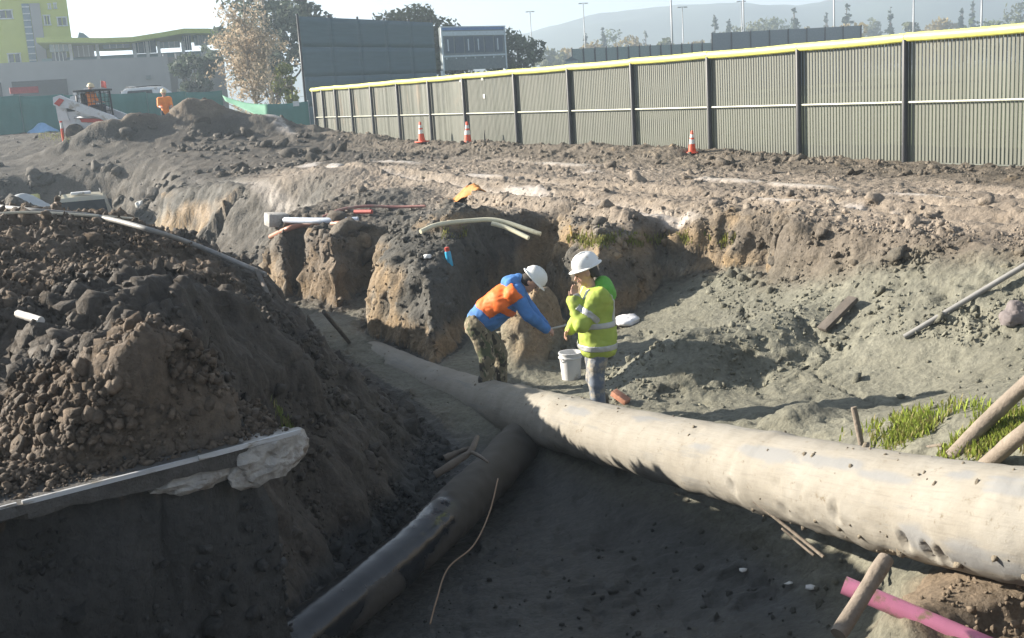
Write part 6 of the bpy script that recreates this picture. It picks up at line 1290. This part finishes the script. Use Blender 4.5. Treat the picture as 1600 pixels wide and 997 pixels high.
# bucket, bag, brick, can
q = hit(893, 592, 0); bk = empty('white_bucket', q, .2, 'white plastic bucket between the two workers', 'bucket'); bk.location.z = ground_z(bk.location.x, bk.location.y)
PLW = mat('bucket_white', (.62, .62, .62), .4, var=.06, dirt=(.35, .31, .25), dirt_amt=.15)
MB().lathe([(.115, 0), (.118, .01), (.140, .33), (.148, .33), (.148, .345), (.134, .345), (.112, .02), (.0, .02)], n=28, cap=False).build('body', PLW, bk, auto=.7); MB().lathe([(.143, .27), (.150, .275), (.150, .29), (.143, .295)], n=28, cap=False).build('rim', PLW, bk, auto=.7)
MB().tube([(.145*math.cos(a), .02+.12*math.sin(a)*.3-.10, .30-.12*math.sin(a)) for a in np.linspace(0, math.pi, 14)], .004, 6).build('handle', MASTM, bk, True)
def crumpled(name, c, dims, m, label, cat, seed):
    V = ICO_V.copy(); 
    o = mesh_obj(name, np.zeros((1, 3)), []); bm = bmesh.new(); bmesh.ops.create_icosphere(bm, subdivisions=4, radius=1)
    V = np.array([list(v.co) for v in bm.verts]); r = 1+.35*n3(V[:, 0]*1.5+seed, V[:, 1]*1.5, V[:, 2]*1.5, seed)+.20*np.abs(n3(V[:, 0]*4, V[:, 1]*4+seed, V[:, 2]*4, seed+1))
    for v, k in zip(bm.verts, r): v.co = Vector((v.co.x*dims[0], v.co.y*dims[1], max(v.co.z, -.35)*dims[2]))*float(k)
    bm.to_mesh(o.data); bm.free(); o.data.materials.append(m); o.data.polygons.foreach_set('use_smooth', np.ones(len(o.data.polygons), bool)); o.location = c; return tag(o, label, cat)
q = hit(980, 508, .05); crumpled('plastic_bag', q, (.17, .14, .09), mat('bag_white', (.68, .68, .70), .35), 'crumpled white plastic bag on the mud behind the standing worker', 'bag', 4)
q = hit(970, 630, .0); b = MB(); b.cbox((0, 0, 0), (.21, .10, .065), .006); o = b.build('brick', mat('brick_red', (.42, .20, .13), .9, var=.2, bump=.5), None, auto=.5); o.location = (q[0], q[1], q[2]+.07); o.rotation_euler = (.1, .45, -.7); tag(o, 'reddish brick lying by the standing worker\'s feet', 'brick')
q = hit(704, 418, .01); cn = empty('spray_can', q, .3, 'blue spray can with a red cap on the cut soil block', 'spray can'); cn.rotation_euler = (.05, -.12, 0); cn.scale = (1.3, 1.3, 1.25)
MB().lathe([(.034, 0), (.036, .01), (.036, .175), (.030, .19)], n=16).build('body', mat('can_blue', (.05, .38, .62), .3, metal=.1), cn, auto=.7); MB().lathe([(.028, .19), (.028, .235), (.020, .24)], n=14).build('cap', DRED, cn, auto=.7)
q = hit(218, 325, .05, 12); crumpled('plastic_bag', q, (.14, .12, .16), mat('bag_white2', (.7, .7, .66), .4), 'small white bag on the sunlit tan soil right of the vehicle', 'bag', 9)
q = hit(668, 405, .03); crumpled('paper_scrap', q, (.06, .05, .04), mat('scrap_white', (.7, .7, .68), .6), 'white scrap on the cut soil block left of the spray can', 'litter', 12)
q = hit(1586, 505, .06); crumpled('grey_rock', q, (.13, .12, .15), mat('purple_grey_rock', (.15, .13, .128), .85, var=.25, bump=.6), 'purplish rock half sunk in the bank at the right edge', 'rock', 14)
# tool the bending worker probes with
p0 = np.array([bw[0]+.66, bw[1]-.05, bz+.76]); rod('measuring_rod', [p0, p0+[.2, .05, .02], p0+[.42, .12, .06]], .012, mat('pale_steel', (.45, .44, .40), .4, metal=.4), 'pale rod held in the bending worker\'s hands', 'rod', 8)

# =================================================================== GRASS
def blade_mat(name, c):
    m = leaf_mat(name, c, .4); r = [n for n in m.node_tree.nodes if n.type == 'VALTORGB'][0].color_ramp; r.elements[0].color = (.30, .25, .11, 1); e = r.elements.new(.22); e.color = (c[0]*.75, c[1]*.62, c[2], 1); e = r.elements.new(.6); e.color = (*c, 1); return m
def grass(name, pts, hgt, label, cols, seed):
    R = np.random.default_rng(seed); n = len(pts); th = R.uniform(0, 6.28, n); h = hgt*R.uniform(.45, 1.2, n); w = .006+.004*R.uniform(0, 1, n); lean = R.uniform(.1, .7, n)*h; dx, dy = np.cos(th), np.sin(th)
    P = np.asarray(pts); V = np.empty((n, 5, 3)); ox, oy = -dy*w, dx*w
    V[:, 0] = P+np.c_[ox, oy, 0*h-.01]; V[:, 1] = P-np.c_[ox, oy, 0*h+.01]; V[:, 2] = P+np.c_[dx*lean*.35-ox*.8, dy*lean*.35-oy*.8, h*.6]; V[:, 3] = P+np.c_[dx*lean*.35+ox*.8, dy*lean*.35+oy*.8, h*.6]; V[:, 4] = P+np.c_[dx*lean, dy*lean, h]
    b = np.arange(n)*5; f = [(int(i), int(i)+1, int(i)+2, int(i)+3) for i in b]+[(int(i)+3, int(i)+2, int(i)+4) for i in b]
    o = mesh_obj(name, V.reshape(-1, 3), f, blade_mat('blade_'+str(seed), cols)); a = o.data.attributes.new('shade', 'FLOAT', 'POINT'); a.data.foreach_set('value', np.repeat(R.uniform(0, 1, n), 5).astype(np.float32)); return tag(o, label, 'grass', kind='stuff')
R = np.random.default_rng(8); c0, c1 = hit(1400, 685), hit(1590, 690); pts = []
while len(pts) < 4200:
    u = R.uniform(-.1, 1.35); p = c0+(c1-c0)*u+np.array([R.normal(0, .10), R.normal(.05, .26), 0]); k = n2(np.array([p[0]*3]), np.array([p[1]*3]), 141)[0]
    if k*1.5+.35 > R.uniform(0, 1)*.9+abs(R.normal(0, .1)): pts.append((p[0], p[1], ground_z(p[0], p[1])))
grass('grass_patch', pts, .085, 'bright green grass tuft between the big pipe and the leaning poles', (.24, .30, .05), 1)
pts = []
for (px0, px1, py, n_) in ((880, 1010, 378, 900), (1000, 1150, 376, 500), (690, 730, 368, 160), (60, 110, 212, 500)):
    for i in range(n_):
        q = PD(R.uniform(px0, px1), py, 14.0 if px0 > 600 else 44); q = hit(R.uniform(px0, px1), py+R.normal(0, 5), 0); pts.append(tuple(q))
grass('bank_grass', pts, .07, 'sparse yellow green grass along the top edge of the bank', (.20, .22, .05), 2)
q = hit(448, 664); pts = [(q[0]+R.normal(0, .05), q[1]+R.normal(0, .06), 0) for i in range(90)]; pts = [(a, b_, ground_z(a, b_)) for a, b_, _ in pts]
grass('edge_grass', pts, .07, 'little tuft of grass at the broken pavement end', (.16, .20, .05), 3)
